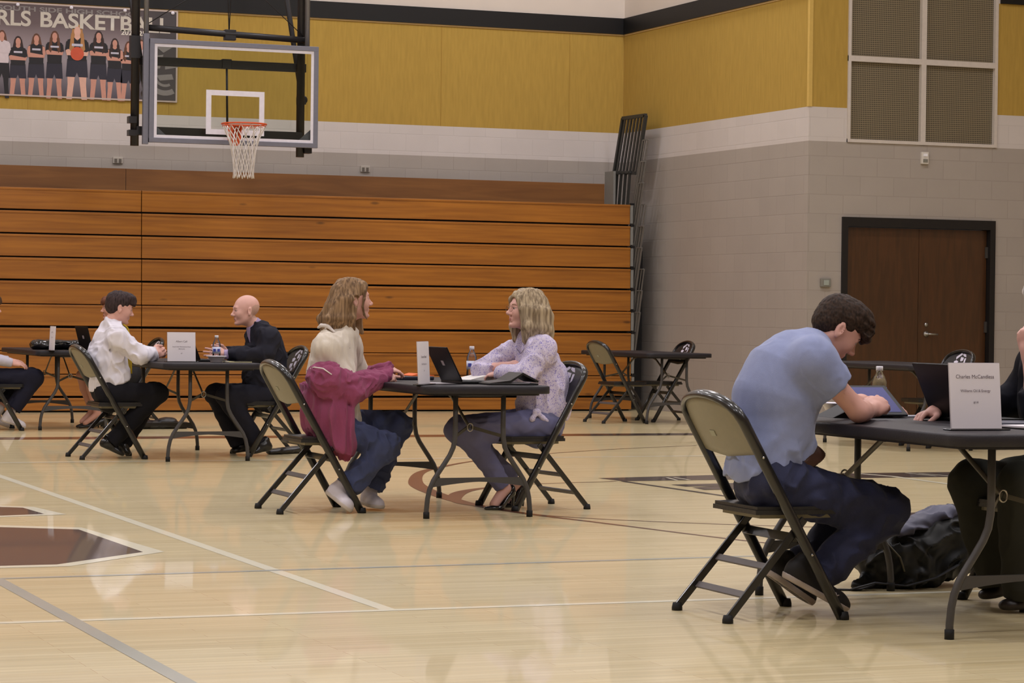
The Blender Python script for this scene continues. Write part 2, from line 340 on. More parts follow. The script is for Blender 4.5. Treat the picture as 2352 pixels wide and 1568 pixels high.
# ------------------------------------------------------------- speaker grille
def grille_mat():
    m = bpy.data.materials.new('perforated_metal'); m.use_nodes = True; nt = m.node_tree; b = nt.nodes['Principled BSDF']
    g = nd(nt, 'ShaderNodeNewGeometry'); sp = nd(nt, 'ShaderNodeSeparateXYZ'); nt.links.new(g.outputs['Position'], sp.inputs[0])
    outs = []
    for ax in (0, 2):
        a = nd(nt, 'ShaderNodeMath', operation='MULTIPLY'); a.inputs[1].default_value = 2*PI/.022; nt.links.new(sp.outputs[ax], a.inputs[0])
        s = nd(nt, 'ShaderNodeMath', operation='SINE'); nt.links.new(a.outputs[0], s.inputs[0]); outs.append(s)
    mu = nd(nt, 'ShaderNodeMath', operation='ADD'); nt.links.new(outs[0].outputs[0], mu.inputs[0]); nt.links.new(outs[1].outputs[0], mu.inputs[1])
    mr = nd(nt, 'ShaderNodeMapRange'); mr.inputs[1].default_value = .2; mr.inputs[2].default_value = .7; nt.links.new(mu.outputs[0], mr.inputs[0])
    mx = nd(nt, 'ShaderNodeMix', data_type='RGBA'); mx.inputs[6].default_value = lin((132, 120, 96))+(1,); mx.inputs[7].default_value = lin((52, 46, 36))+(1,)
    nt.links.new(mr.outputs[0], mx.inputs[0]); nt.links.new(mx.outputs[2], b.inputs['Base Color']); b.inputs['Roughness'].default_value = .5
    return m
m_gr = grille_mat(); m_gf = mat('grille_frame_paint', (205, 196, 188), .5)
gr = empty('speaker_grille', (14.35, PY, 3.0), label='large perforated metal grille in four white-framed panes above the door', cat='wall grille')
gm = (GX0+GX1)/2
for x0, x1 in ((GX0+.035, gm-.03), (gm+.03, GX1-.035)):
    for z0, z1 in ((3.035, 3.86), (3.92, 4.91)):
        child(MB().bx(x0, x1, PY+.03, PY+.04, z0, z1).build('grille_panel', m_gr), gr)
f = MB()
for x0, x1 in ((GX0, GX0+.035), (gm-.03, gm+.03), (GX1-.035, GX1)): f.bx(x0, x1, PY-.02, PY+.05, 3.0, 4.95)
for z0, z1 in ((3.0, 3.035), (3.86, 3.92), (4.91, 4.95)): f.bx(GX0, GX1, PY-.0195, PY+.0495, z0, z1)
child(f.build('grille_frame', m_gf), gr)
m_dark = mat('dark_void', (12, 12, 12), .9)
child(MB().bx(GX0, GX1, PY+.16, PY+.2, 3.0, 4.95).build('backing', m_dark), gr)
# ------------------------------------------------------------- small wall devices
m_pl = mat('white_plastic', (214, 208, 200), .4); m_gp = mat('grey_box_plastic', (128, 126, 118), .5)
e = empty('strobe_alarm', (14.37, PY, 2.86), label='small white alarm device on the wall under the grille', cat='alarm')
MB().box((0, -.02, 0), (.085, .04, .13), bev=.006).build('housing', m_pl, e); MB().box((0, -.043, .03), (.05, .01, .03), bev=.003).build('lens', mat('alarm_lens', (240, 240, 250), .2), e); MB().box((0, -.043, -.03), (.055, .006, .035)).build('vent', m_gp, e)
e = empty('wall_control_box', (13.19, PY, 1.503), label='small grey control box on the pillar left of the brown door', cat='control box')
MB().box((0, -.02, 0), (.115, .04, .09), bev=.006).build('housing', m_gp, e); MB().box((.0, -.043, 0), (.06, .008, .055), bev=.002).build('cover', mat('clear_grey_cover', (160, 168, 160), .25), e)
m_out = mat('outlet_cover', (176, 168, 158), .4); m_slot = mat('outlet_insert', (100, 92, 84), .5)
for i, (x, y) in enumerate(((270, 368), (838, 388))):
    p = onY(x, y, YB)
    e = empty('wall_outlet', (p.x, YB, p.z), label=['double wall outlet above the bleachers at the left, under the banner', 'double wall outlet above the bleachers, right of the basketball net'][i], cat='outlet', group='outlets above the bleachers')
    MB().box((0, -.01, 0), (.115, .02, .075), bev=.004).build('cover_plate', m_out, e)
    for s in (-.025, .025): MB().box((s, -.022, -.006), (.03, .006, .045)).build('socket', m_slot, e)

# ------------------------------------------------------------- lamps
m_lampb = mat('lamp_housing', (200, 200, 200), .4, metal=.5); m_lens = mat('lamp_lens', (255, 246, 236), .5, emit=8)
lp0 = None
for i, (x, y) in enumerate(lamp_spots):
    e = empty('ceiling_lamp', (x, y, LIGHT_Z), label='square high-bay lamp hanging under the gym ceiling', cat='ceiling lamp', group='gym ceiling lamps')
    if i == 0:
        hb = MB(); hb.bx(-.6, .6, -.6, .6, .06, .16, bev=.02); me_h = hb.build('housing', m_lampb, e); me_l = MB().bx(-.55, .55, -.55, .55, .045, .059).build('lens', m_lens, e)
        me_r = MB().tube([(0, 0, .16), (0, 0, .6)], .01, 6).build('hanger', m_lampb, e)
    else:
        for s in (me_h, me_l, me_r):
            c = s.copy(); COL.objects.link(c); c.parent = e
    ld = bpy.data.lights.new('lamp_light', 'AREA'); ld.shape = 'SQUARE'; ld.size = 1.1; ld.energy = LAMP_W; ld.color = (.92, .91, 1.0)
    lo = bpy.data.objects.new('lamp_light', ld); COL.objects.link(lo); lo.parent = e; lo.location = (0, 0, .03)

# ------------------------------------------------------------- retracted bleachers
m_bw = wood('varnished_pine_bleacher', (138, 82, 18), (168, 106, 30), (.45, 1, 11), .42, .15, 2.2, knots=True)
m_bd = wood('dark_stained_bleacher', (112, 70, 28), (134, 88, 40), (.5, 1, 6), .55, .05, 2.0)
m_sb = mat('black_steel', (26, 24, 24), .55, metal=.2); m_sg = mat('grey_steel', (118, 116, 112), .5, metal=.3); m_sg2 = mat('dark_grey_rail_steel', (58, 58, 56), .5, metal=.2); m_gpan = mat('grey_end_panel', (128, 126, 120), .6)
BY = 28.1; SEAM = 6.704; RH = .2535; RZ0 = .158
def bleachers(x0, x1, lab, right):
    e = empty('bleacher_section', ((x0+x1)/2, BY+.5, 0), label=lab, cat='bleachers', group='retracted wooden bleachers')
    def add(mb, name, m, **k): return child(mb.build(name, m, **k), e)
    gaps = [.0, .022, .006, .006, .024, .008, .020, .014, .016, .018]
    for i in range(10):
        z0 = RZ0+RH*(i-1) if i else .02; z1 = RZ0+RH*i if i else RZ0
        z0 += gaps[i] if i else 0
        y = BY+.012*i
        b = MB(); b.bx(x0+.004, x1-.004, y, y+.03, z0, z1-.002, bev=.004)
        b.bx(x0+.004, x1-.004, y-.006, y+.03, z1-.028, z1-.004, bev=.003)
        add(b, 'riser_board', m_bw)
    add(MB().bx(x0+.003, x1-.003, BY+.16, BY+.75, .03, RZ0+RH*9-.03), 'understructure', m_sb)
    add(MB().bx(x0+.01, x1-.01, BY+.06, BY+.09, .0, .03), 'kick_rail', m_sb)
    add(MB().bx(x0+.003, x1-.003, BY+.11, YB-.42, RZ0+RH*9-.03, RZ0+RH*9-.003), 'top_deck', m_bd)
    add(MB().bx(x0-(.0 if right else 0)+.003, x1-.003, 28.98, 29.01, RZ0+RH*9-.003, 2.715), 'rear_board', m_bd)
    if right:
        for i in range(1, 10):
            z1 = RZ0+RH*i
            add(MB().prism([(BY+.012*i, z1-RH+.03), (BY+.42, z1-RH+.03), (BY+.42, z1-.01), (BY+.012*i+.0, z1-.01)], x1+.0, x1+.035, 'x'), 'end_panel', m_gpan)
            add(MB().bx(x1+.0, x1+.05, BY-.004+.012*i, BY+.03+.012*i, z1-.004, z1+.016), 'end_cap', m_sb)
        # folded end rails: leaning grey frames, one behind the other
        for i in range(9):
            z = RZ0+RH*i+.06; X = x1+.055+.018*(i % 3); dz = .95; r = MB()
            for q in (0, .075, .15):
                r.bar((X, 28.28+q, z), (X, 27.93+q+.01*(8-i), z+dz), .016, .010, upv=(1, 0, 0))
            r.bar((X, 28.29, z), (X, 28.42, z), .012, .02, upv=(1, 0, 0)); r.bar((X, 27.95+.01*(8-i), z+dz), (X, 28.07+.01*(8-i), z+dz), .012, .02, upv=(1, 0, 0))
            add(r, 'end_rail', m_sg)
        r = MB(); P = [(28.75, 3.50), (28.09, 3.495), (28.32, 2.82), (28.985, 2.862)]; X = x1+.13
        for a, b in zip(P, P[1:]+P[:1]): r.bar((X, a[0], a[1]), (X, b[0], b[1]), .04, .04, upv=(1, 0, 0))
        for k in range(1, 14):
            u = k/14; a = (P[0][0]*(1-u)+P[1][0]*u, P[0][1]*(1-u)+P[1][1]*u); b = (P[3][0]*(1-u)+P[2][0]*u, P[3][1]*(1-u)+P[2][1]*u)
            r.bar((X+(.01 if k % 2 else -.01), a[0], a[1]), (X+(.01 if k % 2 else -.01), b[0], b[1]), .045 if k % 3 else .03, .012, upv=(1, 0, 0))
        add(r, 'upper_rail_panel', m_sg2)
        r = MB()
        for u in (0, .25, .5, .75, 1): r.bar((X-.03, 28.96-.5*u, 2.84), (X-.03, 29.02-.5*u, 2.44), .02, .03, upv=(1, 0, 0))
        r.bar((X-.03, 28.97, 2.84), (X-.03, 28.44, 2.84), .03, .03, upv=(1, 0, 0))
        add(r, 'lower_rail_panel', m_sg2)
        add(MB().bx(x1+.0, x1+.03, 28.72, 28.98, 2.44, 2.86), 'rear_end_panel', m_gpan)
        add(MB().bx(x1+.012, x1+.30, 28.5, 28.9, .02, 1.9), 'rear_shade_block', m_sb)  # solid black block for the open steel end, deepening the gap's shade
bleachers(XL+.05, SEAM, 'retracted wooden bleachers, the section left of the seam under the banner', False)
bleachers(SEAM, 12.598, 'retracted wooden bleachers, the long section reaching the corner with folded end rails', True)

# ------------------------------------------------------------- basketball backstop
HY = 26.3; BXL, BXR, BZB, BZT = 6.318, 8.128, 2.85, 3.915
m_glass = bpy.data.materials.new('backboard_glass'); m_glass.use_nodes = True
_nt = m_glass.node_tree; _nt.nodes.remove(_nt.nodes['Principled BSDF'])
_t = nd(_nt, 'ShaderNodeBsdfTransparent'); _t.inputs[0].default_value = (.91, .94, .92, 1); _g = nd(_nt, 'ShaderNodeBsdfGlossy'); _g.inputs['Roughness'].default_value = .05
_f = nd(_nt, 'ShaderNodeFresnel'); _f.inputs[0].default_value = 1.45; _x = nd(_nt, 'ShaderNodeMixShader'); _nt.links.new(_f.outputs[0], _x.inputs[0]); _nt.links.new(_t.outputs[0], _x.inputs[1]); _nt.links.new(_g.outputs[0], _x.inputs[2])
_nt.links.new(_x.outputs[0], _nt.nodes['Material Output'].inputs[0])
m_bfr = mat('backboard_frame_grey', (122, 122, 134), .4, metal=.3); m_white = mat('white_target_paint', (226, 222, 232), .4); m_rim = mat('orange_rim_paint', (206, 82, 36), .4); m_net = mat('white_net_cord', (214, 206, 200), .8)
m_pole = mat('charcoal_steel_tube', (48, 46, 48), .4, metal=.3); m_polel = mat('light_grey_steel_tube', (128, 128, 134), .35, metal=.4)
hp = empty('basketball_hoop', ((BXL+BXR)/2, HY, 3.05), label='ceiling-hung glass basketball backboard with orange rim and white net', cat='basketball hoop')
def add(mb, name, m, par=hp):
    return child(mb.build(name, m), par)
add(MB().bx(BXL+.04, BXR-.04, HY-.008, HY+.008, BZB+.04, BZT-.04), 'glass_pane', m_glass)
f = MB(); fw_ = .05
f.bx(BXL, BXR, HY-.02, HY+.03, BZT-fw_, BZT, bev=.004); f.bx(BXL, BXR, HY-.02, HY+.03, BZB, BZB+fw_, bev=.004)
f.bx(BXL, BXL+fw_, HY-.0195, HY+.0295, BZB, BZT, bev=.004); f.bx(BXR-fw_, BXR, HY-.0195, HY+.0295, BZB, BZT, bev=.004)
f.bx(BXL-.06, BXL-.003, HY+.0, HY+.05, BZB-.02, BZT+.05, bev=.003)
add(f, 'backboard_frame', m_bfr)
def rect_lines(x0, x1, z0, z1, w, y):
    q = MB()
    q.bx(x0, x1, y-.002, y, z1-w, z1); q.bx(x0, x1, y-.002, y, z0, z0+w); q.bx(x0, x0+w, y-.002, y, z0+w, z1-w); q.bx(x1-w, x1, y-.002, y, z0+w, z1-w); return q
add(rect_lines(BXL+fw_, BXR-fw_, BZB+fw_, BZT-fw_, .03, HY-.009), 'border_line', m_white)
add(rect_lines(6.918, 7.543, 2.955, 3.415, .055, HY-.009), 'target_square', m_white)
RXc, RYc, RZc, RR = 7.223, HY-.38, 3.045, .228
r = MB(); r.tube([(RXc+RR*math.cos(a), RYc+RR*math.sin(a), RZc) for a in [2*PI*k/40 for k in range(40)]], .009, 8, closed=True)
r.tube([(RXc+RR*math.cos(a)*.97, RYc+RR*math.sin(a)*.97, RZc-.022) for a in [2*PI*k/40 for k in range(40)]], .004, 6, closed=True)
r.prism([(HY-.02, RZc+.01), (HY-.02, RZc-.14), (HY-.10, RZc-.05), (HY-.17, RZc-.012), (HY-.17, RZc+.005)], RXc-.05, RXc-.038, 'x')
r.prism([(HY-.02, RZc+.01), (HY-.02, RZc-.14), (HY-.10, RZc-.05), (HY-.17, RZc-.012), (HY-.17, RZc+.005)], RXc+.038, RXc+.05, 'x')
r.bx(RXc-.07, RXc+.07, HY-.026, HY-.009, RZc-.15, RZc+.02, bev=.003); r.bx(RXc-.05, RXc+.05, HY-.19, HY-.025, RZc-.006, RZc+.004)
r.bx(RXc-.05, RXc+.05, HY-.03, HY-.022, RZc-.2, RZc-.1)
rim = add(r, 'rim', m_rim)
nt_ = MB(); NS = 12
prof = [(0, .222), (.07, .19), (.15, .155), (.24, .13), (.33, .115), (.42, .105), (.50, .102), (.545, .108)]
def nr(z):
    for (a, ra), (b, rb) in zip(prof, prof[1:]):
        if z <= b: return ra+(rb-ra)*(z-a)/(b-a)
    return prof[-1][1]
for k in range(NS):
    for sg in (1, -1):
        pts = []
        for j in range(29):
            z = .545*j/28; u = (j/28)*5.0
            tri = abs(((u+ .0) % 2)-1)          # zigzag between neighbours
            a = 2*PI*(k+sg*(1-tri)*.5)/NS+.1
            pts.append((RXc+nr(z)*math.cos(a), RYc+nr(z)*math.sin(a), RZc-.01-z))
        nt_.tube(pts, .0055, 5)
add(nt_, 'net', m_net)
ZT = ZC
f = MB()
f.tube([(6.21, HY+.17, BZB-.03), (6.21, HY+.17, ZT)], .045, 10); f.tube([(7.99, HY+.17, BZB-.09), (7.99, HY+.17, ZT)], .045, 10)
add(f, 'rear_upright', m_pole)
f = MB(); f.tube([(6.30, HY+.08, BZT+.04), (6.285, HY+.08, ZT)], .027, 10); f.tube([(8.03, HY+.08, BZT-.02), (8.02, HY+.08, ZT)], .027, 10)
add(f, 'front_upright', m_polel)
f = MB(); f.tube([(6.29, HY+.12, 4.04), (8.03, HY+.12, 3.99)], .034, 10); f.bx(6.24, 8.06, HY+.2, HY+.25, 3.66, 3.75, bev=.004); f.bx(6.22, 8.0, HY+.12, HY+.2, 2.93, 3.02)
add(f, 'crossbar', m_pole)
f = MB(); f.tube([(7.19, HY+.15, 3.05), (7.19, HY+.2, 3.72)], .012, 8); f.bx(7.14, 7.24, HY+.18, HY+.26, 3.66, 3.76, bev=.004); f.bx(7.14, 7.26, HY+.09, HY+.17, 3.95, 4.06, bev=.006); add(f, 'center_rod', m_pole)
for s in (6.37, 8.07):
    d = 1 if s < 7 else -1
    add(MB().prism([(s, 2.91), (s+.16*d, 2.91), (s, 3.05)], HY+.03, HY+.045, 'y'), 'corner_gusset', m_bfr)
a = onY(335, 215, HY+.28); b = onY(292, -60, HY+.9); c = onY(694, 230, HY+.28); d = onY(650, -60, HY+.9)
for p, q in ((a, b), (c, d)):
    f = MB(); f.tube([p, q, q+(q-p)*3.6], .03, 8); f.lathe([(.0, -.05), (.045, -.05), (.045, .05), (0, .05)], M=Matrix.Translation(p) @ Matrix.Rotation(PI/2, 4, 'X')); f.bx(p.x-.06 if p is c else p.x-.02, p.x+.02 if p is c else p.x+.06, HY+.2, HY+.3, p.z-.05, p.z+.03)
    add(f, 'diagonal_brace', m_pole)
for a_ in ((6.14, 6.22, HY+.12, HY+.22, 3.05, 3.12), (6.14, 6.22, HY+.12, HY+.22, 2.92, 2.98), (6.15, 6.25, HY+.12, HY+.2, 3.72, 3.95), (8.02, 8.1, HY+.1, HY+.2, 2.8, 2.86)): add(MB().bx(*a_), 'clamp', m_pole)
f = MB()
for x in (7.17, 7.21): f.tube([(7.19, HY+.12, 4.03), (x, HY+.12, 4.5), (x+.01*(1 if x > 7.19 else -1), HY+.12, ZT)], .006, 5)
f.tube([(6.30, HY+.12, 4.06), (6.9, HY+.12, 4.46), (7.9, HY+.14, 5.2)], .005, 5); f.tube([(8.0, HY+.12, 4.03), (7.5, HY+.12, 4.46), (6.6, HY+.14, 5.3)], .005, 5)
add(f, 'guy_wire', m_pole)

# ------------------------------------------------------------- team banner
BW0, BW1, BZ0, BZ1 = 3.55, 7.362, 3.507, 4.56
def bann_mat():
    m = bpy.data.materials.new('banner_vinyl'); m.use_nodes = True; nt = m.node_tree; b = nt.nodes['Principled BSDF']
    g = nd(nt, 'ShaderNodeNewGeometry'); sp = nd(nt, 'ShaderNodeSeparateXYZ'); nt.links.new(g.outputs['Position'], sp.inputs[0])
    mr = nd(nt, 'ShaderNodeMapRange'); mr.inputs[1].default_value = BZ0; mr.inputs[2].default_value = BZ1; nt.links.new(sp.outputs[2], mr.inputs[0])
    cr = nd(nt, 'ShaderNodeValToRGB'); e = cr.color_ramp.elements
    e[0].position = 0; e[0].color = lin((70, 64, 74))+(1,); e[1].position = 1; e[1].color = lin((84, 70, 72))+(1,)
    for p, c in ((.22, (120, 112, 120)), (.4, (150, 140, 146)), (.6, (140, 126, 130)), (.78, (100, 84, 86))): q = e.new(p); q.color = lin(c)+(1,)
    nt.links.new(mr.outputs[0], cr.inputs[0])
    mr2 = nd(nt, 'ShaderNodeMapRange'); mr2.inputs[1].default_value = 6.75; mr2.inputs[2].default_value = 7.15; nt.links.new(sp.outputs[0], mr2.inputs[0])
    mx = nd(nt, 'ShaderNodeMix', data_type='RGBA'); mx.inputs[7].default_value = lin((66, 60, 62))+(1,); nt.links.new(mr2.outputs[0], mx.inputs[0]); nt.links.new(cr.outputs[0], mx.inputs[6]); nt.links.new(mx.outputs[2], b.inputs['Base Color'])
    b.inputs['Roughness'].default_value = .45; return m
bn = empty('team_banner', ((BW0+BW1)/2, YB, BZ0), label='wide printed vinyl team banner with a row of basketball players on the yellow wall', cat='banner')
b = MB(); b.bx(BW0, BW1, YB-.018, YB-.013, BZ0, BZ1); child(b.build('banner_sheet', bann_mat()), bn)
child(rect_lines(BW0, BW1, BZ0, BZ1, .018, YB-.0185).build('banner_hem', mat('banner_hem', (188, 170, 160), .5)), bn)
PR = {k: mat('print_'+k, c, .5, var=.1, scale=25) for k, c in dict(skin=(196, 142, 124), skin2=(214, 168, 150), black=(34, 32, 36), short=(46, 44, 56), blond=(170, 122, 74), brown=(96, 62, 44), dkhair=(52, 36, 34), ball=(196, 84, 56), shirt=(206, 192, 196), grey=(104, 96, 96), lgrey=(132, 126, 124), letter=(196, 188, 176), num=(190, 186, 200), silver=(214, 208, 196)).items()}
def player(px, top, w, hair, arms, feet, big=False, ball=False, longs=False, white=False):
    """one printed figure: hair, head, shirt, arms, shorts, legs as flat print"""
    c = onY(px, top, YB); u = .0049*w/35*1.0; X = c.x; Zt = c.z; y = YB-.019
    ks = list(PR); mi = {k: i for i, k in enumerate(ks)}; m = MB()
    lay = [0]
    def poly(pts, k):
        lay[0] += 1; yy = y-.0004*lay[0]; m.quad([(X+a*u, yy, Zt-b*u) for a, b in pts], mi[k]) if len(pts) == 4 else m._tag([m.bm.faces.new([m.bm.verts.new((X+a*u, yy, Zt-b*u)) for a, b in pts])], mi[k])
    def ell(cx, cy, rx, ry, k): poly([(cx+rx*math.cos(t), cy+ry*math.sin(t)) for t in [2*PI*i/18 for i in range(18)]], k)
    H = (onY(px, feet, YB).z-Zt)/-u
    sk = 'skin2' if big else 'skin'
    hy = .52*H
    for s in (-1, 1):
        poly([(s*2, .60*H), (s*16, .60*H), (s*15, .8*H), (s*17, H), (s*8, H), (s*5, .8*H)], 'black' if white else sk)
    poly([(-16, .46*H), (16, .46*H), (18, .70*H), (3, .70*H), (0, .64*H), (-3, .70*H), (-18, .70*H)], 'black' if white else 'short')
    ell(0, 9, 7.5, 10, hair)
    if hair != 'none': poly([(-8, 6), (8, 6), (12, 26 if not longs else 34), (7, 38 if longs else 30), (-7, 38 if longs else 30), (-12, 26 if not longs else 34)], hair)
    poly([(-4, 14), (4, 14), (5, 24), (-5, 24)], sk)
    poly([(-16, 25), (-5, 21), (0, 26), (5, 21), (16, 25), (15, .48*H), (-15, .48*H)], 'shirt' if white else 'black')
    for s in (-1, 1): poly([(s*13, 25), (s*18, 28), (s*20, 42), (s*16, 48), (s*13, 40)], 'shirt' if white else ('black' if arms == 'sleeve' else sk))
    ell(0, 11, 5.4, 8, sk)
    poly([(-19, 42), (-15, 40), (15, 44), (19, 42), (17, 50), (-17, 50)], 'shirt' if white else sk)
    if longs:
        for s in (-1, 1): poly([(s*6, 14), (s*10, 14), (s*13, 40), (s*8, 46), (s*5, 36)], hair)
    if not white: poly([(-9, 31), (9, 31), (9, 35), (-9, 35)], 'num')
    if ball: ell(0, 47, 11, 11, 'ball')
    child(m.build('printed_player', [PR[k] for k in ks]), bn)
for p in ((4, 70, 36, 'brown', '', 225, 0, 0, 0, 1), (41, 84, 38, 'dkhair', 'sleeve', 221), (83, 78, 38, 'brown', '', 223), (125, 72, 38, 'brown', 'sleeve', 227, 0, 0, 1), (226, 72, 40, 'dkhair', 'sleeve', 230, 0, 0, 1), (263, 89, 36, 'dkhair', '', 232, 0, 0, 1), (295, 96, 36, 'brown', '', 233, 0, 0, 1), (324, 92, 34, 'brown', '', 236, 0, 0, 0, 1), (177, 57, 50, 'blond', 'sleeve', 229, True, True, True)): player(*p)
for k in range(6): player(-32-38*k, 84-(k % 3)*7, 36, ['brown', 'dkhair', 'blond'][k % 3], 'sleeve', 220-k)
def btext(s, x0, x1, z, size, m, sx=1.25, off=.012, y=YB-.021):
    o = text('lettering', s, size, m, align='LEFT', sx=1, offset=off, rot=RXZ)
    xs = [v.co.x for v in o.data.vertices]; a, b_ = min(xs), max(xs); k = (x1-x0)/(b_-a)
    o.data.transform(Matrix.Translation((x0, y, z)) @ Matrix.Diagonal((k, 1, 1, 1)) @ Matrix.Translation((-a, 0, 0)))
    o.parent = bn; o.matrix_parent_inverse = Matrix.Translation(-bn.location); return o
zt = onY(92, 60, YB).z
btext('BASKETBALL', onY(92, 50, YB).x, onY(390, 60, YB).x, zt-.005, .235, PR['letter'], off=.006)
btext('GIRLS', onY(-62, 50, YB).x, onY(70, 60, YB).x, zt-.005, .235, PR['letter'], off=.006)
btext('SOUTH SIDE HIGH SCHOOL', onY(-6, 20, YB).x, onY(326, 33, YB).x, onY(160, 31, YB).z, .072, PR['lgrey'], off=.002)
btext('2024-25', onY(277, 78, YB).x, onY(334, 82, YB).x, onY(300, 81, YB).z, .075, PR['silver'], off=.002)
m = MB()                                                       # grey emblem print at the right end
pc = onY(378, 170, YB)
for a0, a1, r0, r1 in ((-200, -60, .17, .23), (-170, -60, .10, .13), (120, 170, .12, .20)):
    A = [math.radians(a0+(a1-a0)*k/12) for k in range(13)]
    for p, q in zip(A, A[1:]): m.quad([(pc.x+r0*math.cos(p), YB-.0205, pc.z-.02+r0*math.sin(p)), (pc.x+r1*math.cos(p), YB-.0205, pc.z-.02+r1*math.sin(p)), (pc.x+r1*math.cos(q), YB-.0205, pc.z-.02+r1*math.sin(q)), (pc.x+r0*math.cos(q), YB-.0205, pc.z-.02+r0*math.sin(q))])
for pts in (((-.10, .30), (.06, .36), (.12, .33), (-.02, .24)), ((-.12, .2), (-.02, .22), (-.06, .06), (-.14, .05)), ((.0, .12), (.15, .14), (.15, .08), (.0, .05)), ((-.1, -.02), (.08, .0), (.1, -.06), (-.06, -.08))):
    m.quad([(pc.x+a, YB-.0206, pc.z+b_) for a, b_ in pts])
child(m.build('printed_emblem', PR['lgrey']), bn)
for x in (3.7, 4.4, 5.1, onY(40, 10, YB).x, onY(163, 15, YB).x, onY(286, 22, YB).x, 7.3):
    child(MB().lathe([(0, 0), (.02, 0), (.02, .006), (0, .008)], M=Matrix.Translation((x, YB-.022, BZ1-.03)) @ Matrix.Rotation(PI/2, 4, 'X')).build('grommet', m_white), bn)

# ------------------------------------------------------------- folding tables
m_top = mat('black_moulded_plastic', (38, 35, 40), .5, spec=.28, bump=.12, bscale=220, var=.06); m_tleg = mat('grey_powder_coated_leg', (72, 70, 70), .45, metal=.2); m_rub = mat('black_rubber', (20, 19, 20), .7); m_ring = mat('zinc_ring', (170, 164, 156), .3, metal=.9); m_brc = mat('brace_steel', (80, 76, 68), .45, metal=.5)
TW, TL, TH = .76, 1.83, .742; LY = .75
LEG = [(.309, 0), (.309, .05), (.303, .11), (.292, .16), (.27, .21), (.24, .255), (.205, .305), (.175, .35), (.154, .395), (.145, .445), (.143, .5), (.143, .70)]
def rrect(w, l, r, n=6):
    out = []
    for cx, cy, a0 in ((w/2-r, l/2-r, 0), (-w/2+r, l/2-r, 90), (-w/2+r, -l/2+r, 180), (w/2-r, -l/2+r, 270)):
        for k in range(n+1):
            a = math.radians(a0+90*k/n); out.append((cx+r*math.cos(a), cy+r*math.sin(a)))
    return out
def make_table():
    e = empty('folding_table', (0, 0, 0))
    m = MB(); prev = None; lays = [(0, TH-.040, -.010), (0, TH-.044, -.003), (0, TH-.040, 0), (0, TH-.008, 0), (0, TH-.002, -.004), (0, TH, -.010)]
    rings = []
    for _, z, ins in lays: rings.append([m.bm.verts.new((a, b, z)) for a, b in rrect(TW+2*ins, TL+2*ins, .075+ins)])
    fs = []
    for A, B in zip(rings, rings[1:]):
        n = len(A)
        for k in range(n): fs.append(m.bm.faces.new((A[k], A[(k+1) % n], B[(k+1) % n], B[k])))
    m._tag(fs, 0, True); m.bm.faces.new(rings[0][::-1]); m.bm.faces.new(rings[-1])
    m.prism(rrect(TW-.10, TL-.10, .05), TH-.055, TH-.038)
    m.build('tabletop', m_top, e)
    for sy in (-1, 1):
        y = sy*LY
        for sx in (-1, 1):
            l = MB().tube([(sx*a, y, z) for a, z in LEG], .0145, 10).build('leg', m_tleg, e)
            MB().lathe([(.0, 0), (.0175, 0), (.0175, .035), (.0155, .036), (0, .036)], c=(sx*.309, y, 0)).build('foot_cap', m_rub, l)
        n = 14; top = [(-.275+.55*k/n, .225) for k in range(n+1)]; bot = [(.275-.55*k/n, .222-.02-.028*abs((2*k/n-1))**1.5) for k in range(n+1)]
        MB().prism(top+bot, y-.008, y+.008, 'y').build('crossbar', m_tleg, e)
        MB().tube([(-.143, y, .69), (.143, y, .69)], .012, 8).build('hinge_bar', m_tleg, e)
        ym = y-sy*.16
        b = MB(); b.bar((-.143, y, .455), (-.01, ym, .50), .006, .018); b.bar((.143, y, .455), (.01, ym, .50), .006, .018)
        b.tube([(0, ym, .50), (0, ym-sy*.10, .555), (0, ym-sy*.3, .665), (0, ym-sy*.42, .695)], .010, 6, flat=(.5, 1.3))
        br = b.build('brace', m_brc, e)
        MB().tube([(.017*math.cos(t), ym+sy*.012, .50+.022*math.sin(t)) for t in [2*PI*k/16 for k in range(16)]], .004, 6, closed=True).build('lock_ring', m_ring, br)
    return e
TABS = {}
tproto = make_table()
def treecopy(o, par=None):
    c = o.copy(); COL.objects.link(c); c.parent = par
    for ch in [x for x in bpy.data.objects if x.parent == o]: treecopy(ch, c)
    return c
NEAR = dict(R=(5.20, 8.10), M=(5.175, 13.62), A=(5.065, 19.08), B=(5.10, 24.10), C=(11.58, 24.75), D=(11.67, 19.53))
tl = dict(R='nearest black folding table, carrying the tablet in its case and the largest sign',
          M='black folding table between the maroon-jacket student and the woman in the floral blouse',
          A='black folding table between the white-shirt student and the bald man in the suit',
          B='farthest left black folding table near the bleachers, carrying a laptop and a glossy handbag',
          C='empty black table with two empty chairs in the corner of the gym',
          D='empty black folding table in front of the brown double door')
for i, k in enumerate('RMABCD'):
    t = tproto if i == 0 else treecopy(tproto)
    t.location = (NEAR[k][0], NEAR[k][1]+LY, 0); tag(t, tl[k], 'table', 'black folding tables'); TABS[k] = t
TABS['M'].rotation_euler.z = .0

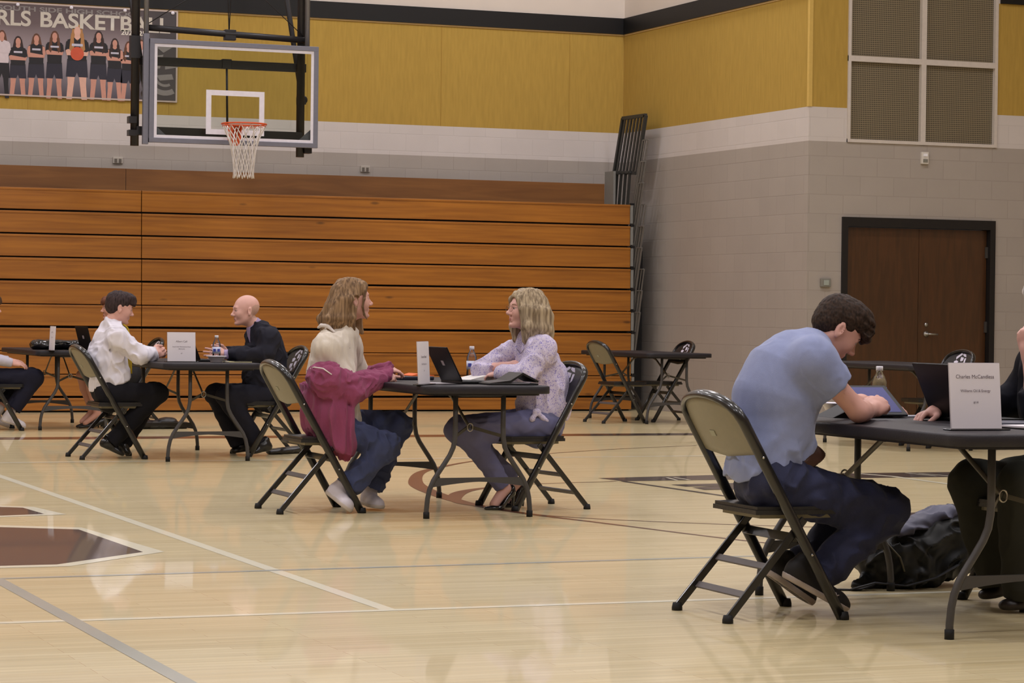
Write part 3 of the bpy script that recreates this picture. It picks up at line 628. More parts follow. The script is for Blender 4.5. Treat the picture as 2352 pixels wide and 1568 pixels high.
# ------------------------------------------------------------- folding chairs
m_ch = mat('black_chair_enamel', (17, 16, 17), .28, spec=.6, coat=.3); m_vin = mat('black_vinyl', (22, 21, 24), .42, spec=.5, bump=.1, bscale=90); m_bei = mat('beige_chair_enamel', (120, 113, 92), .4); m_rung = mat('worn_grey_rung', (92, 86, 86), .5, metal=.2); m_emb = mat('white_emblem_print', (206, 200, 214), .5); m_riv = mat('chrome_rivet', (190, 190, 190), .25, metal=1)
CHW = .235                                                # half width of the back frame
def make_chair():
    """faces +X; origin under the middle between the feet of the rear legs"""
    e = empty('folding_chair', (0, 0, 0))
    fx = lambda z: .485-(z*.572)                         # x of the front-leg / back post at height z
    pts = []
    for z in (.0, .2, .4, .6, .70): pts.append((fx(z), -CHW, z))
    for a in range(0, 181, 15):
        t = math.radians(a); z = .755+.098*math.sin(t)**.8; y = -(CHW)*math.cos(t)*(1-.02*math.sin(t))
        if a in (0, 180): z = .755
        pts.append((fx(z)-.008*math.sin(t), y, z))
    for z in (.70, .6, .4, .2, .0): pts.append((fx(z), CHW, z))
    m = MB(); m.tube(pts, .0185, 8, flat=(.72, 1.2)); m.build('back_frame', m_ch, e)
    for s in (-1, 1):
        y = s*(CHW-.030)
        l = MB().bar((.0, s*(CHW-.012), .01), (.325, s*(CHW-.020), .385), .014, .030, upv=(0, 0, 1), bev=.004).build('rear_leg', m_ch, e)
        MB().lathe([(0, 0), (.021, 0), (.021, .012), (.017, .03), (0, .032)], c=(.004, s*(CHW-.012), 0)).build('foot_cap', m_rub, l)
        f = [c for c in bpy.data.objects if c.parent == e and c.name.startswith('back_frame')][0]
        MB().lathe([(0, 0), (.022, 0), (.022, .012), (.018, .03), (0, .032)], c=(.487, s*CHW, 0)).build('foot_cap', m_rub, f)
        for z in (.25, .62): MB().lathe([(0, 0), (.006, 0), (.004, .003), (0, .003)], c=(0, 0, 0), seg=10, M=Matrix.Translation((fx(z), s*(CHW+.0155), z)) @ Matrix.Rotation(-s*PI/2, 4, 'X')).build('rivet', m_riv, f)
    for z, x in ((.205, .172), (.10, .088)):
        MB().bar((x, -CHW+.02, z), (x, CHW-.02, z), .028, .010, upv=(-.75, 0, .65), bev=.002).build('rung', m_rung, e)
    MB().bar((.30, -CHW+.01, .31), (.30, CHW-.01, .31), .008, .035, upv=(.5, 0, .86)).build('crossbar', m_ch, e)
    # seat: plate with rounded front, black pad on a beige underside
    m = MB(); out = [(.135, -.185), (.27, -.205), (.49, -.195), (.54, -.15), (.555, 0), (.54, .15), (.49, .195), (.27, .205), (.135, .185)]
    m.prism(out, .400, .417, 'z', mi=0); m.prism([(.165+(x-.135)*.88, y*.86) for x, y in out], .384, .3995, 'z', mi=1); st = m.build('seat', [m_vin, m_bei], e)
    m = MB(); m.prism([(.142+(x-.135)*.985, y*.985) for x, y in out], .4175, .430, 'z'); m.build('seat_pad', m_vin, st)
    # back rest: curved panel between the posts
    m = MB(); N = 12; K = 8; F = []; B = []
    for i in range(N+1):
        u = -1+2*i/N; y = u*(CHW-.012); ztop = .755+.092*max(0, 1-u*u)**.42; zb = .615+.02*(1-u*u)*0
        zb = .612+.018*abs(u)
        bow = -.022*(1-u*u)
        F.append([]); B.append([])
        for j in range(K+1):
            z = zb+(ztop-zb)*j/K; F[-1].append(m.bm.verts.new((fx(z)+bow+.008, y, z))); B[-1].append(m.bm.verts.new((fx(z)+bow-.006, y, z)))
    ff = []; bb = []
    for i in range(N):
        for j in range(K):
            ff.append(m.bm.faces.new((F[i][j], F[i+1][j], F[i+1][j+1], F[i][j+1]))); bb.append(m.bm.faces.new((B[i][j], B[i][j+1], B[i+1][j+1], B[i+1][j])))
    ed = []
    for i in range(N):
        ed.append(m.bm.faces.new((F[i][0], B[i][0], B[i+1][0], F[i+1][0]))); ed.append(m.bm.faces.new((F[i][K], F[i+1][K], B[i+1][K], B[i][K])))
    m._tag(ff, 0, True); m._tag(bb, 1, True); m._tag(ed, 0)
    bk = m.build('backrest', [m_vin, m_bei], e)
    # white team emblem on the front
    m = MB()
    def on(y, z): u = y/(CHW-.012); return (fx(z)-.022*(1-u*u)+.0095, y, z)
    S = [[(-.085, .80), (-.03, .835), (.0, .825), (-.04, .80), (-.07, .775)], [(.0, .83), (.05, .825), (.08, .80), (.04, .805), (.01, .815)], [(-.09, .76), (-.06, .77), (-.02, .76), (-.03, .74), (-.07, .735)],
         [(-.01, .80), (.04, .795), (.05, .77), (.02, .76), (.0, .77)], [(.06, .79), (.09, .79), (.10, .75), (.08, .735), (.07, .76)], [(-.08, .72), (-.03, .725), (-.01, .70), (-.04, .68), (-.07, .695)],
         [(.0, .74), (.05, .745), (.07, .715), (.04, .70), (.01, .715)], [(-.02, .69), (.03, .69), (.05, .67), (.0, .66)], [(.06, .70), (.09, .71), (.08, .68)]]
    for p in S: m._tag([m.bm.faces.new([m.bm.verts.new(on(a, b)) for a, b in p])], 0)
    m.build('emblem', m_emb, bk)
    m = MB(); m.bx(-.001, .001, -.02, .02, -.012, .012); 
    lb = m.build('label_sticker', mat('faded_sticker', (150, 150, 132), .6), bk); zz = .70; lb.data.transform(Matrix.Translation((fx(zz)-.022-.0075, .03, zz)) @ Matrix.Rotation(-.52, 4, 'Y'))
    return e
cproto = make_chair()
chairs = [
 ('R', 4.325, 8.975, 0, 'black folding chair under the student in the light blue shirt at the nearest table'),
 ('R2', 6.12, 9.0, PI, 'black folding chair under the man in olive trousers at the right edge'),
 ('M', 4.155, 14.31, 0, 'black folding chair under the student in the maroon jacket'),
 ('M2', 6.01, 14.29, PI+.10, 'black folding chair under the woman in the floral blouse'),
 ('A', 4.17, 19.64, .03, 'black folding chair under the student in the white dress shirt'),
 ('A2', 6.02, 19.85, PI, 'black folding chair under the bald man in the dark suit'),
 ('B', 4.12, 24.25, 0, 'black folding chair under the person with white sneakers at the left edge'),
 ('B2', 6.02, 24.55, PI, 'black folding chair hidden mostly behind the student in the white shirt'),
 ('C', 10.83, 25.12, .05, 'empty black folding chair on the left of the empty table in the corner'),
 ('C2', 12.02, 25.35, PI-.05, 'empty black folding chair on the right of the empty table in the corner'),
 ('D', 12.27, 20.15, PI, 'empty black folding chair at the table before the door, its emblem above the name sign')]
for i, (k, x, y, a, lab) in enumerate(chairs):
    c = cproto if i == 0 else treecopy(cproto)
    c.location = (x, y, 0); c.rotation_euler = (0, 0, a); tag(c, lab, 'chair', 'black folding chairs')

# ------------------------------------------------------------- organic modelling: distance fields meshed with surface nets
A_ = lambda v: np.array(v, dtype=np.float32)
_rng = np.random.RandomState(5); _LAT = _rng.rand(32, 32, 32).astype(np.float32)*2-1
def vnoise(P, seed=0):
    P = P+seed*7.31; I = np.floor(P).astype(np.int32); f = (P-I).astype(np.float32); f = f*f*(3-2*f); out = 0
    for dx in (0, 1):
        wx = f[..., 0] if dx else 1-f[..., 0]
        for dy in (0, 1):
            wy = f[..., 1] if dy else 1-f[..., 1]
            for dz in (0, 1):
                wz = f[..., 2] if dz else 1-f[..., 2]
                out = out+_LAT[(I[..., 0]+dx) & 31, (I[..., 1]+dy) & 31, (I[..., 2]+dz) & 31]*wx*wy*wz
    return out
class Prim:
    def __init__(s, kind, k=.02, sub=False, clips=(), **kw):
        s.kind = kind; s.k = k; s.sub = sub; s.clips = [(A_(p), A_(n)/np.linalg.norm(n)) for p, n in clips]; s.__dict__.update(kw)
        if kind == 'cone':
            s.a = A_(s.a); s.b = A_(s.b); s.sc = A_(getattr(s, 'sc', (1, 1, 1))); r = max(s.ra, s.rb)*s.sc
            s.lo = np.minimum(s.a, s.b)-r; s.hi = np.maximum(s.a, s.b)+r
        else:
            s.c = A_(s.c); s.r = A_(s.r); s.R = np.eye(3, dtype=np.float32) if getattr(s, 'R', None) is None else s.R.astype(np.float32)
            m = np.abs(s.R) @ s.r; s.lo = s.c-m; s.hi = s.c+m
    def d(s, P):
        if s.kind == 'cone':
            c = (s.a+s.b)/2; Q = (P-c)/s.sc; a = (s.a-c)/s.sc; b = (s.b-c)/s.sc
            ba = b-a; L2 = max(float(ba @ ba), 1e-9); h = np.clip(((Q-a) @ ba)/L2, 0, 1)
            d = np.linalg.norm(Q-a-h[..., None]*ba, axis=-1)-(s.ra+(s.rb-s.ra)*h)
            d = d*float(min(s.sc))
        elif s.kind == 'ell':
            q = (P-s.c) @ s.R; k0 = np.linalg.norm(q/s.r, axis=-1); k1 = np.linalg.norm(q/(s.r*s.r), axis=-1); d = k0*(k0-1)/np.maximum(k1, 1e-6)
        else:
            q = np.abs((P-s.c) @ s.R)-(s.r-s.rnd); d = np.linalg.norm(np.maximum(q, 0), axis=-1)+np.minimum(q.max(-1), 0)-s.rnd
        for p, n in s.clips: d = np.maximum(d, (P-p) @ n)
        return d
def cone(a, b, ra, rb=None, k=.02, **kw): return Prim('cone', k=k, a=a, b=b, ra=ra, rb=ra if rb is None else rb, **kw)
def ell(c, r, R=None, k=.02, **kw): return Prim('ell', k=k, c=c, r=r, R=R, **kw)
def rbox(c, r, R=None, rnd=.01, k=.01, **kw): return Prim('box', k=k, c=c, r=r, R=R, rnd=rnd, **kw)
def chain(pts, rs, k=.03, **kw): return [cone(p, q, r, s, k=k, **kw) for p, q, r, s in zip(pts, pts[1:], rs, rs[1:])]
def sdf_mesh(name, prims, vox, mats, parent, disp=None, paints=(), **tags):
    B = 8; un = [p for p in prims if not p.sub]
    lo = np.min([p.lo for p in un], 0)-.03; hi = np.max([p.hi for p in un], 0)+.03
    nb = np.ceil((hi-lo)/(B*vox)).astype(int); N = nb*B
    D = np.full(N, .05, np.float32)
    g = np.stack(np.meshgrid(*[np.arange(n) for n in nb], indexing='ij'), -1).reshape(-1, 3)
    blo = lo+g*B*vox; bhi = blo+B*vox; act = np.zeros(len(g), bool); sel = []
    for p in prims:
        m = np.all((blo < p.hi+.035) & (bhi > p.lo-.035), 1); sel.append(m)
        if not p.sub: act |= m
    idx = np.nonzero(act)[0]; inv = -np.ones(len(g), int); inv[idx] = np.arange(len(idx))
    off = np.stack(np.meshgrid(*[np.arange(B)]*3, indexing='ij'), -1).reshape(-1, 3)
    P = (lo+(g[idx][:, None, :]*B+off[None])*vox).astype(np.float32)
    V = np.full(P.shape[:2], .05, np.float32)
    for p, m in zip(prims, sel):
        j = inv[np.nonzero(m & act)[0]]
        if not len(j): continue
        d = p.d(P[j]); cur = V[j]; k = max(p.k, 1e-4)
        if p.sub:
            d = -d; h = np.clip(.5-.5*(cur-d)/k, 0, 1); V[j] = cur+(d-cur)*h+k*h*(1-h)
        else:
            h = np.clip(.5+.5*(cur-d)/k, 0, 1); V[j] = cur+(d-cur)*h-k*h*(1-h)
    if disp is not None:
        near = np.nonzero(np.min(np.abs(V), 1) < .03)[0]
        if len(near): V[near] += disp(P[near])
    gi = g[idx]
    D6 = D.reshape(nb[0], B, nb[1], B, nb[2], B).transpose(0, 2, 4, 1, 3, 5).copy(); D6[gi[:, 0], gi[:, 1], gi[:, 2]] = V.reshape(-1, B, B, B)
    D = D6.transpose(0, 3, 1, 4, 2, 5).reshape(N)
    S = D < 0; c = np.zeros(tuple(N-1), np.int8)
    for dx in (0, 1):
        for dy in (0, 1):
            for dz in (0, 1): c += S[dx:N[0]-1+dx, dy:N[1]-1+dy, dz:N[2]-1+dz]
    cells = np.argwhere((c > 0) & (c < 8)); id_ = -np.ones(tuple(N-1), np.int32); id_[tuple(cells.T)] = np.arange(len(cells))
    cor = {(i, j, k): D[cells[:, 0]+i, cells[:, 1]+j, cells[:, 2]+k] for i in (0, 1) for j in (0, 1) for k in (0, 1)}
    acc = np.zeros((len(cells), 3)); cnt = np.zeros(len(cells))
    for ax in range(3):
        for u in (0, 1):
            for v in (0, 1):
                p = [0, 0, 0]; o1, o2 = [a for a in range(3) if a != ax]; p[o1] = u; p[o2] = v; q = list(p); q[ax] = 1
                a = cor[tuple(p)]; b = cor[tuple(q)]; m = (a < 0) != (b < 0); t = np.where(m, a/np.where(m, a-b, 1), 0)
                pt = np.zeros((len(cells), 3)); pt[:, o1] = u; pt[:, o2] = v; pt[:, ax] = t
                acc += pt*m[:, None]; cnt += m
    verts = lo+(cells+acc/cnt[:, None])*vox
    quads = []
    for ax in range(3):
        o1, o2 = [(1, 2), (2, 0), (0, 1)][ax]
        a = np.take(S, range(0, N[ax]-1), ax); b = np.take(S, range(1, N[ax]), ax)
        e = np.argwhere(a != b); fl = a[tuple(e.T)]
        ok = (e[:, o1] > 0) & (e[:, o2] > 0) & (e[:, o1] < N[o1]-1) & (e[:, o2] < N[o2]-1); e = e[ok]; fl = fl[ok]
        def sh(d1, d2):
            q = e.copy(); q[:, o1] -= d1; q[:, o2] -= d2; return id_[tuple(q.T)]
        Q = np.stack([sh(1, 1), sh(0, 1), sh(0, 0), sh(1, 0)], 1); Q[~fl] = Q[~fl][:, ::-1]; quads.append(Q)
    Q = np.concatenate(quads); Q = Q[(Q >= 0).all(1)]
    org = np.array(parent.location) if parent else np.zeros(3)
    me = bpy.data.meshes.new(name); me.vertices.add(len(verts)); me.vertices.foreach_set('co', (verts-org).astype(np.float32).ravel())
    me.loops.add(len(Q)*4); me.loops.foreach_set('vertex_index', Q.ravel().astype(np.int32)); me.polygons.add(len(Q)); me.polygons.foreach_set('loop_start', np.arange(0, len(Q)*4, 4, dtype=np.int32))
    me.polygons.foreach_set('use_smooth', np.ones(len(Q), bool))
    mi = np.zeros(len(Q), np.int32)
    if paints:
        C = verts[Q].mean(1).astype(np.float32)
        for pr, ix in paints: mi[(pr.d(C) if isinstance(pr, Prim) else pr(C)) < 0] = ix
    me.polygons.foreach_set('material_index', mi); me.update(calc_edges=True)
    for m in (mats if isinstance(mats, (list, tuple)) else [mats]): me.materials.append(m)
    o = bpy.data.objects.new(name, me); COL.objects.link(o)
    if parent: o.parent = parent
    return tag(o, **tags)
def frame(fx, upv=(0, 0, 1)):
    x = A_(fx); x = x/np.linalg.norm(x); y = np.cross(A_(upv), x); y /= np.linalg.norm(y); z = np.cross(x, y); return np.stack([x, y, z], 1).astype(np.float32)
def eul(yaw, pitch=0, roll=0):
    """forward = +X turned by yaw about Z; pitch positive looks up; roll about forward (degrees)"""
    M = Matrix.Rotation(math.radians(yaw), 3, 'Z') @ Matrix.Rotation(math.radians(-pitch), 3, 'Y') @ Matrix.Rotation(math.radians(roll), 3, 'X')
    return np.array(M, dtype=np.float32)
class Fr:
    def __init__(s, o, R, sc=1): s.o = A_(o); s.R = R; s.s = sc
    def p(s, *v): return s.o+s.R @ (A_(v)*s.s)
    def cone(s, a, b, ra, rb=None, k=.01, **kw):
        if 'clips' in kw: kw['clips'] = [(s.p(*p), s.R @ A_(n)) for p, n in kw['clips']]
        return cone(s.p(*a), s.p(*b), ra*s.s, (rb if rb is not None else ra)*s.s, k=k*s.s, **kw)
    def ell(s, c, r, k=.01, rot=None, **kw):
        if 'clips' in kw: kw['clips'] = [(s.p(*p), s.R @ A_(n)) for p, n in kw['clips']]
        return ell(s.p(*c), A_(r)*s.s, s.R if rot is None else s.R @ rot, k=k*s.s, **kw)
    def cut(s, p, n): return (s.p(*p), s.R @ A_(n))
def head_prims(F, male=True, old=False, thin=0):
    j = .9 if not male else 1.0
    L = [F.ell((-.014, 0, .028), (.097, .076, .087)), F.ell((.030, 0, -.022), (.060, .060, .086), k=.03), F.ell((.012, 0, -.062), (.055, .050*j, .042), k=.03)]
    for s in (-1, 1):
        L += [F.cone((-.012, s*.052*j, -.045), (.058, s*.020, -.093), .018, .015, k=.025), F.ell((.060, s*.036, -.028), (.026, .024, .028), k=.025)]
    L += [F.ell((.075, 0, -.096), (.021, .023*j, .018), k=.015), F.cone((.078, -.028, .020), (.078, .028, .020), .0125, k=.018),
          F.cone((.084, 0, .012), (.109, 0, -.029), .0065, .0095, k=.014), F.ell((.1085, 0, -.031), (.0115, .0115, .0095), k=.008)]
    for s in (-1, 1):
        L += [F.ell((.099, s*.0125, -.036), (.010, .0065, .007), k=.007), F.ell((.094, s*.031, .001), (.015, .017, .0115), k=.012, sub=True), F.ell((.0745, s*.031, .0), (.0105, .0135, .0125), k=.004), F.cone((.0860, s*.022, .0095), (.0800, s*.043, .0075), .0042, k=.004), F.cone((.0845, s*.022, -.0095), (.0790, s*.042, -.0080), .0040, k=.005),
              F.cone((.088, s*.018, .010), (.078, s*.045, .006), .003, k=.006)]
    L += [F.cone((.084, -.017, -.061), (.084, .017, -.061), .0062, k=.01), F.cone((.0895, -.008, -.0605), (.0895, .008, -.0605), .0050, k=.008), F.cone((.0845, -.013, -.0725), (.0845, .013, -.0725), .0066, k=.009),
          F.cone((.0975, -.020, -.0665), (.0975, .020, -.0665), .0022, k=.004, sub=True), F.ell((.096, 0, -.084), (.012, .02, .006), k=.008, sub=True)]
    for s in (-1, 1):
        ry = np.array(Matrix.Rotation(s*.35, 3, 'Z') @ Matrix.Rotation(-.2, 3, 'Y'), dtype=np.float32)
        L += [F.ell((-.012, s*.080, -.010), (.0185, .0075, .032), k=.006, rot=ry), F.ell((-.007, s*.088, -.006), (.010, .006, .019), k=.005, rot=ry, sub=True), F.ell((-.006, s*.079, -.036), (.009, .006, .010), k=.006)]
    return L
def head_paints(F, lip=1, eye=2, brow=3, iris=4):
    P = [(F.ell((.091, 0, -.0665), (.016, .019, .0095)), lip)]
    for s in (-1, 1):
        pass
    return P
def hand_prims(W, d, back, thumb, curl=(.3, .3, .3, .3), spread=.08, tc=.5, s=1.0, k=.006):
    """W wrist, d towards the fingers, back = direction of the back of the hand, thumb = side of the thumb"""
    x = A_(d)/np.linalg.norm(d); z = A_(back)-x*(x @ A_(back)); z /= np.linalg.norm(z); y = np.cross(z, x)
    if y @ A_(thumb) < 0: y = -y
    R = np.stack([x, y, z], 1).astype(np.float32); F = Fr(W, R, s)
    L = [F.cone((-.01, 0, 0), (.02, 0, 0), .026, .027, k=.02, sc=(1, 1, 1)), F.ell((.048, .002, 0), (.050, .041, .0155), k=.015), F.cone((.02, .026, -.004), (.055, .034, -.010), .017, .012, k=.015), F.cone((.02, -.026, -.004), (.06, -.03, -.004), .014, .012, k=.012)]
    for i, (yy, ln) in enumerate(((.030, .072), (.010, .080), (-.011, .074), (-.030, .058))):
        a = 0.0; p = np.array([.086-(.004 if i in (0, 3) else 0)-(.005 if i == 3 else 0), yy, 0.]); r = .0092-(.0008 if i == 3 else 0); sp = (1.5-i)*spread
        for jn, fr in enumerate((.46, .30, .24)):
            a += curl[i]*(1.0 if jn == 0 else 1.15)
            q = p+np.array([math.cos(a)*math.cos(sp), math.sin(sp)*math.cos(a), -math.sin(a)])*ln*fr
            L.append(F.cone(p, q, r, r*.93, k=(.006 if jn == 0 else .003))); p = q; r *= .93
    p = np.array([.022, .034, -.008]); a = .75-.5*tc*.3
    q = p+np.array([math.cos(a), math.sin(a), -.45*tc])*.038; L.append(F.cone(p, q, .0135, .0110, k=.012))
    q2 = q+np.array([math.cos(a-.45), math.sin(a-.45), -.5*tc])*.030; L.append(F.cone(q, q2, .0110, .0098, k=.004))
    q3 = q2+np.array([math.cos(a-.75), math.sin(a-.75), -.55*tc])*.022; L.append(F.cone(q2, q3, .0098, .0085, k=.003))
    return L
def shoe_prims(heel, toe, upv=(0, 0, 1), w=1.0, kind='sneaker'):
    """heel and toe tip at sole level"""
    d = A_(toe)-A_(heel); L = float(np.linalg.norm(d)); R = frame(d, upv); F = Fr(heel, R, 1); s = L/.28
    if kind == 'sneaker':
        P = [F.ell((.045*s, 0, .035), (.047, .036*w, .045)), F.cone((.05*s, 0, .045), (.16*s, 0, .038), .040, .036, k=.02, sc=(1, 1, 1)), F.ell((.205*s, 0, .025), (.072*s, .046*w, .036), k=.02), F.cone((.04*s, 0, .06), (.05*s, 0, .095), .036, .036, k=.02),
             F.cone((.05*s, 0, .012), (.22*s, 0, .012), .038, .046, k=.02)]
    elif kind == 'dress':
        P = [F.ell((.045*s, 0, .032), (.045, .033*w, .040)), F.cone((.05*s, 0, .04), (.16*s, 0, .03), .036, .030, k=.02), F.ell((.20*s, 0, .018), (.080*s, .040*w, .028), k=.02), F.cone((.05*s, 0, .06), (.05*s, 0, .085), .034, .034, k=.015)]
    return P, F, s
def fold(seed, amp=.004, f=(14, 14, 9), ridge=.5):
    def fn(P):
        q = P*A_(f); w = vnoise(q*.6, seed+3)[..., None]*.8
        n = vnoise(q+w, seed); n2 = vnoise(q*2.3+w*2, seed+1)
        return amp*((1-2*np.abs(n))*ridge+n*(1-ridge)+.35*n2)*-1
    return fn
def strands(seed, amp=.004, F=None, f=(70, 70, 9)):
    def fn(P):
        q = ((P-F.o) @ F.R) if F is not None else P
        w = vnoise(q*9, seed+2)[..., None]*.5
        return -amp*(vnoise(q*A_(f)+w, seed)+.5*vnoise(q*A_(f)*2.1+w, seed+1))
    return fn
sk_l = mat('skin_light', (212, 162, 148), .5, spec=.35, var=.06, scale=18); sk_p = mat('skin_pink', (216, 168, 156), .5, spec=.35, var=.07, scale=18); sk_m = mat('skin_tan', (202, 148, 128), .5, spec=.35, var=.06, scale=18)
lip_m = mat('lips', (184, 120, 112), .5); eye_m = mat('eye_white', (190, 182, 180), .3); iris_m = mat('iris', (58, 48, 46), .3)
br_dark = mat('brow_dark', (84, 62, 52), .8); br_fair = mat('brow_fair', (150, 118, 92), .8); br_none = mat('brow_grey', (176, 138, 122), .8)
def hair_mat(name, c1, c2, F=None, rough=.65, f=(60, 60, 5)):
    m = bpy.data.materials.new(name); m.use_nodes = True; nt = m.node_tree; b = nt.nodes['Principled BSDF']
    tc = nd(nt, 'ShaderNodeTexCoord'); mp = nd(nt, 'ShaderNodeMapping'); mp.inputs['Scale'].default_value = f; nt.links.new(tc.outputs['Object'], mp.inputs[0])
    nz = nd(nt, 'ShaderNodeTexNoise'); nz.inputs['Scale'].default_value = 1.0; nz.inputs['Detail'].default_value = 5; nt.links.new(mp.outputs[0], nz.inputs['Vector'])
    cr = nd(nt, 'ShaderNodeValToRGB'); cr.color_ramp.elements[0].position = .36; cr.color_ramp.elements[1].position = .64
    cr.color_ramp.elements[0].color = lin(c1)+(1,); cr.color_ramp.elements[1].color = lin(c2)+(1,); nt.links.new(nz.outputs[0], cr.inputs[0]); nt.links.new(cr.outputs[0], b.inputs['Base Color'])
    b.inputs['Roughness'].default_value = rough; b.inputs['Specular IOR Level'].default_value = .2
    return m
VX = float(os.environ.get('VX', '.005')) if False else .005

def face_parts(e, F, brow_m, scale=1.0):
    o = Vector(e.location)
    for s in (-1, 1):
        b = MB(); M = Matrix.Translation(Vector(F.p(.0755, s*.031, .0005))-o) @ Matrix(F.R.tolist()).to_4x4() @ Matrix.Rotation(PI/2, 4, 'Y')
        n = 10; b.lathe([(.0128*math.sin(PI*k/n)+(1e-5 if k in (0, n) else 0), -.0128*math.cos(PI*k/n)) for k in range(n+1)], seg=18, M=M)
        ey = b.build('eye', eye_m, e)
        b = MB(); b.lathe([(1e-5, .0136), (.0028, .0133), (.0056, .0119), (.0062, .0112)], seg=14, M=M); b.build('iris', iris_m, ey)
        pts = [F.p(.0925, s*.014, .0195), F.p(.0925, s*.024, .0235), F.p(.0885, s*.036, .0240), F.p(.079, s*.048, .0190)]
        MB().tube([Vector(q)-o for q in pts], [.0022, .0034, .0030, .0012], 6, flat=(1, .8)).build('eyebrow', brow_m, e)
def person(name_label, base, **kw):
    e = empty('person', base); tag(e, name_label, 'person', kw.get('group')); return e
def lerp(a, b, t): return A_(a)*(1-t)+A_(b)*t
def limb_end(a, b, t):
    """clip that cuts a limb a->b at fraction t"""
    return (lerp(a, b, t), A_(b)-A_(a))
def V3(x, y, Y): return A_(onY(x, y, Y))
def body_core(T, sy, sh, ht, J, hands, skin=.0, neck=None, F=None, leg=True, fa=1.0, male=True):
    """one continuous body: torso chain T [(pt, r)], head frame F, arms and legs in J"""
    L = []
    for (p, r), (q, s) in zip(T, T[1:]): L.append(cone(p, q, r-.022, s-.022, k=.05, sc=(1, sy, 1)))
    L += [cone(J['shN'], J['shF'], .048, k=.05)]
    nb = neck
    L += [cone(nb, F.p(-.022, 0, -.075), .060, .052 if male else .045, k=.03), cone(lerp(nb, J['shN'], .15), lerp(nb, J['shN'], .7), .038, .034, k=.03), cone(lerp(nb, J['shF'], .15), lerp(nb, J['shF'], .7), .038, .034, k=.03)]; J['nb'] = nb
    for s in 'NF':
        if 'el'+s in J:
            L += [cone(J['sh'+s], J['el'+s], .045*fa, .039*fa, k=.03), cone(J['el'+s], lerp(J['el'+s], J['wr'+s], .35), .040*fa, .040*fa, k=.02), cone(lerp(J['el'+s], J['wr'+s], .35), J['wr'+s], .040*fa, .026*fa, k=.015)]
        if leg and 'kn'+s in J:
            L += [cone(J['hp'+s], J['kn'+s], .075, .052, k=.04), cone(J['kn'+s], lerp(J['kn'+s], J['an'+s], .35), .050, .052, k=.02), cone(lerp(J['kn'+s], J['an'+s], .35), J['an'+s], .052, .032, k=.02)]
    L += head_prims(F, male)
    for h in hands: L += hand_prims(**h)
    return L
def trousers(J, T0, w=1.0, hem=.97, hemr=.056, sy=1.35, rt=.088, rk=.066, kk=.05, pelvis=.125):
    L = [cone(T0[0], T0[1], pelvis, pelvis*.95, k=.05, sc=(1, sy, 1))]
    for s in 'NF':
        L += [cone(J['hp'+s], J['kn'+s], rt*w, rk*w, k=kk), cone(J['kn'+s], J['an'+s], rk*w, hemr, k=.03, clips=[limb_end(J['kn'+s], J['an'+s], hem)])]
    return L
def top(T, sy, J, slv=.98, ru=.062, re=.054, rw=.046, upper_only=None, shr=.064, k=.055, hemclip=None):
    L = []
    for (p, r), (q, s) in zip(T, T[1:]): L.append(cone(p, q, r, s, k=.05, sc=(1, sy, 1), clips=[hemclip] if hemclip else ()))
    L.append(cone(lerp(J['shN'], J['shF'], .02), lerp(J['shN'], J['shF'], .98), shr, k=.05))
    if 'nb' in J:
        for s in 'NF': L.append(cone(lerp(J['nb'], J['sh'+s], .12), lerp(J['nb'], J['sh'+s], .85), .066, shr, k=.04))
    for s in 'NF':
        if upper_only: L.append(cone(J['sh'+s], J['el'+s], ru, upper_only[1], k=k, clips=[limb_end(J['sh'+s], J['el'+s], upper_only[0])]))
        else: L += [cone(J['sh'+s], J['el'+s], ru, re, k=k), cone(J['el'+s], J['wr'+s], re, rw, k=.03, clips=[limb_end(J['el'+s], J['wr'+s], slv)])]
    return L
den = dict(var=.38, scale=6, bump=.25, bscale=300)

# ============================================================= people
def flat_clip(prims, z, xmin=-1e9, xmax=1e9):
    for p in prims:
        if not p.sub and xmin < p.lo[0] and p.hi[0] < xmax: p.clips.append((A_((0, 0, z)), A_((0, 0, -1))))
def hemcut(prims, p, q, below):
    """cut the garment under the line p-q (a hem); only primitives that start under z=below"""
    d = A_(q)-A_(p); n = A_((d[2], 0, -d[0])); n = n/np.linalg.norm(n)
    if n[2] > 0: n = -n
    for c in prims:
        if c.kind == 'cone' and not c.sub and min(c.a[2], c.b[2]) < below: c.clips.append((A_(p), n))
def below_fn(Fs, z): return lambda C: ((C-Fs.o) @ Fs.R)[:, 2]-z
def make_shoe(name, e, hl, to, an, mats, upv=(0, 0, 1), kind='sneaker', w=1.0, solez=.022, vox=.005, tz=.012):
    to = A_(to); hl = A_(hl); to[2] = max(to[2], tz) if tz is None else tz; hl[2] = max(hl[2], .008)
    P, Fs, s = shoe_prims(hl, to, upv=upv, w=w, kind=kind)
    if an is not None: P.append(cone(Fs.p(.06, 0, .05), lerp(Fs.p(.06, 0, .05), an, .8), .040, .038, k=.02))
    cutb = Prim('box', k=.003, sub=True, c=Fs.p(.14, 0, -.05), r=(.3, .2, .05), R=Fs.R, rnd=.001)
    o = sdf_mesh(name, P+[cutb], vox, mats[0], e)
    if len(mats) > 1:
        Q = [cone(p.a, p.b, p.ra+.003, p.rb+.003, k=.02, sc=tuple(p.sc)) if p.kind == 'cone' else ell(p.c, p.r+.003, p.R, k=.02) for p in P[:5]]
        Q += [cutb, Prim('box', k=.002, sub=True, c=Fs.p(.14, 0, solez+.1), r=(.3, .2, .1), R=Fs.R, rnd=.001)]
        so = sdf_mesh('sole', Q, .004, mats[1], None); so.data.transform(Matrix.Translation(-Vector(e.location))); so.parent = o
    return o, Fs, s
SHORT = dict(wn=3)
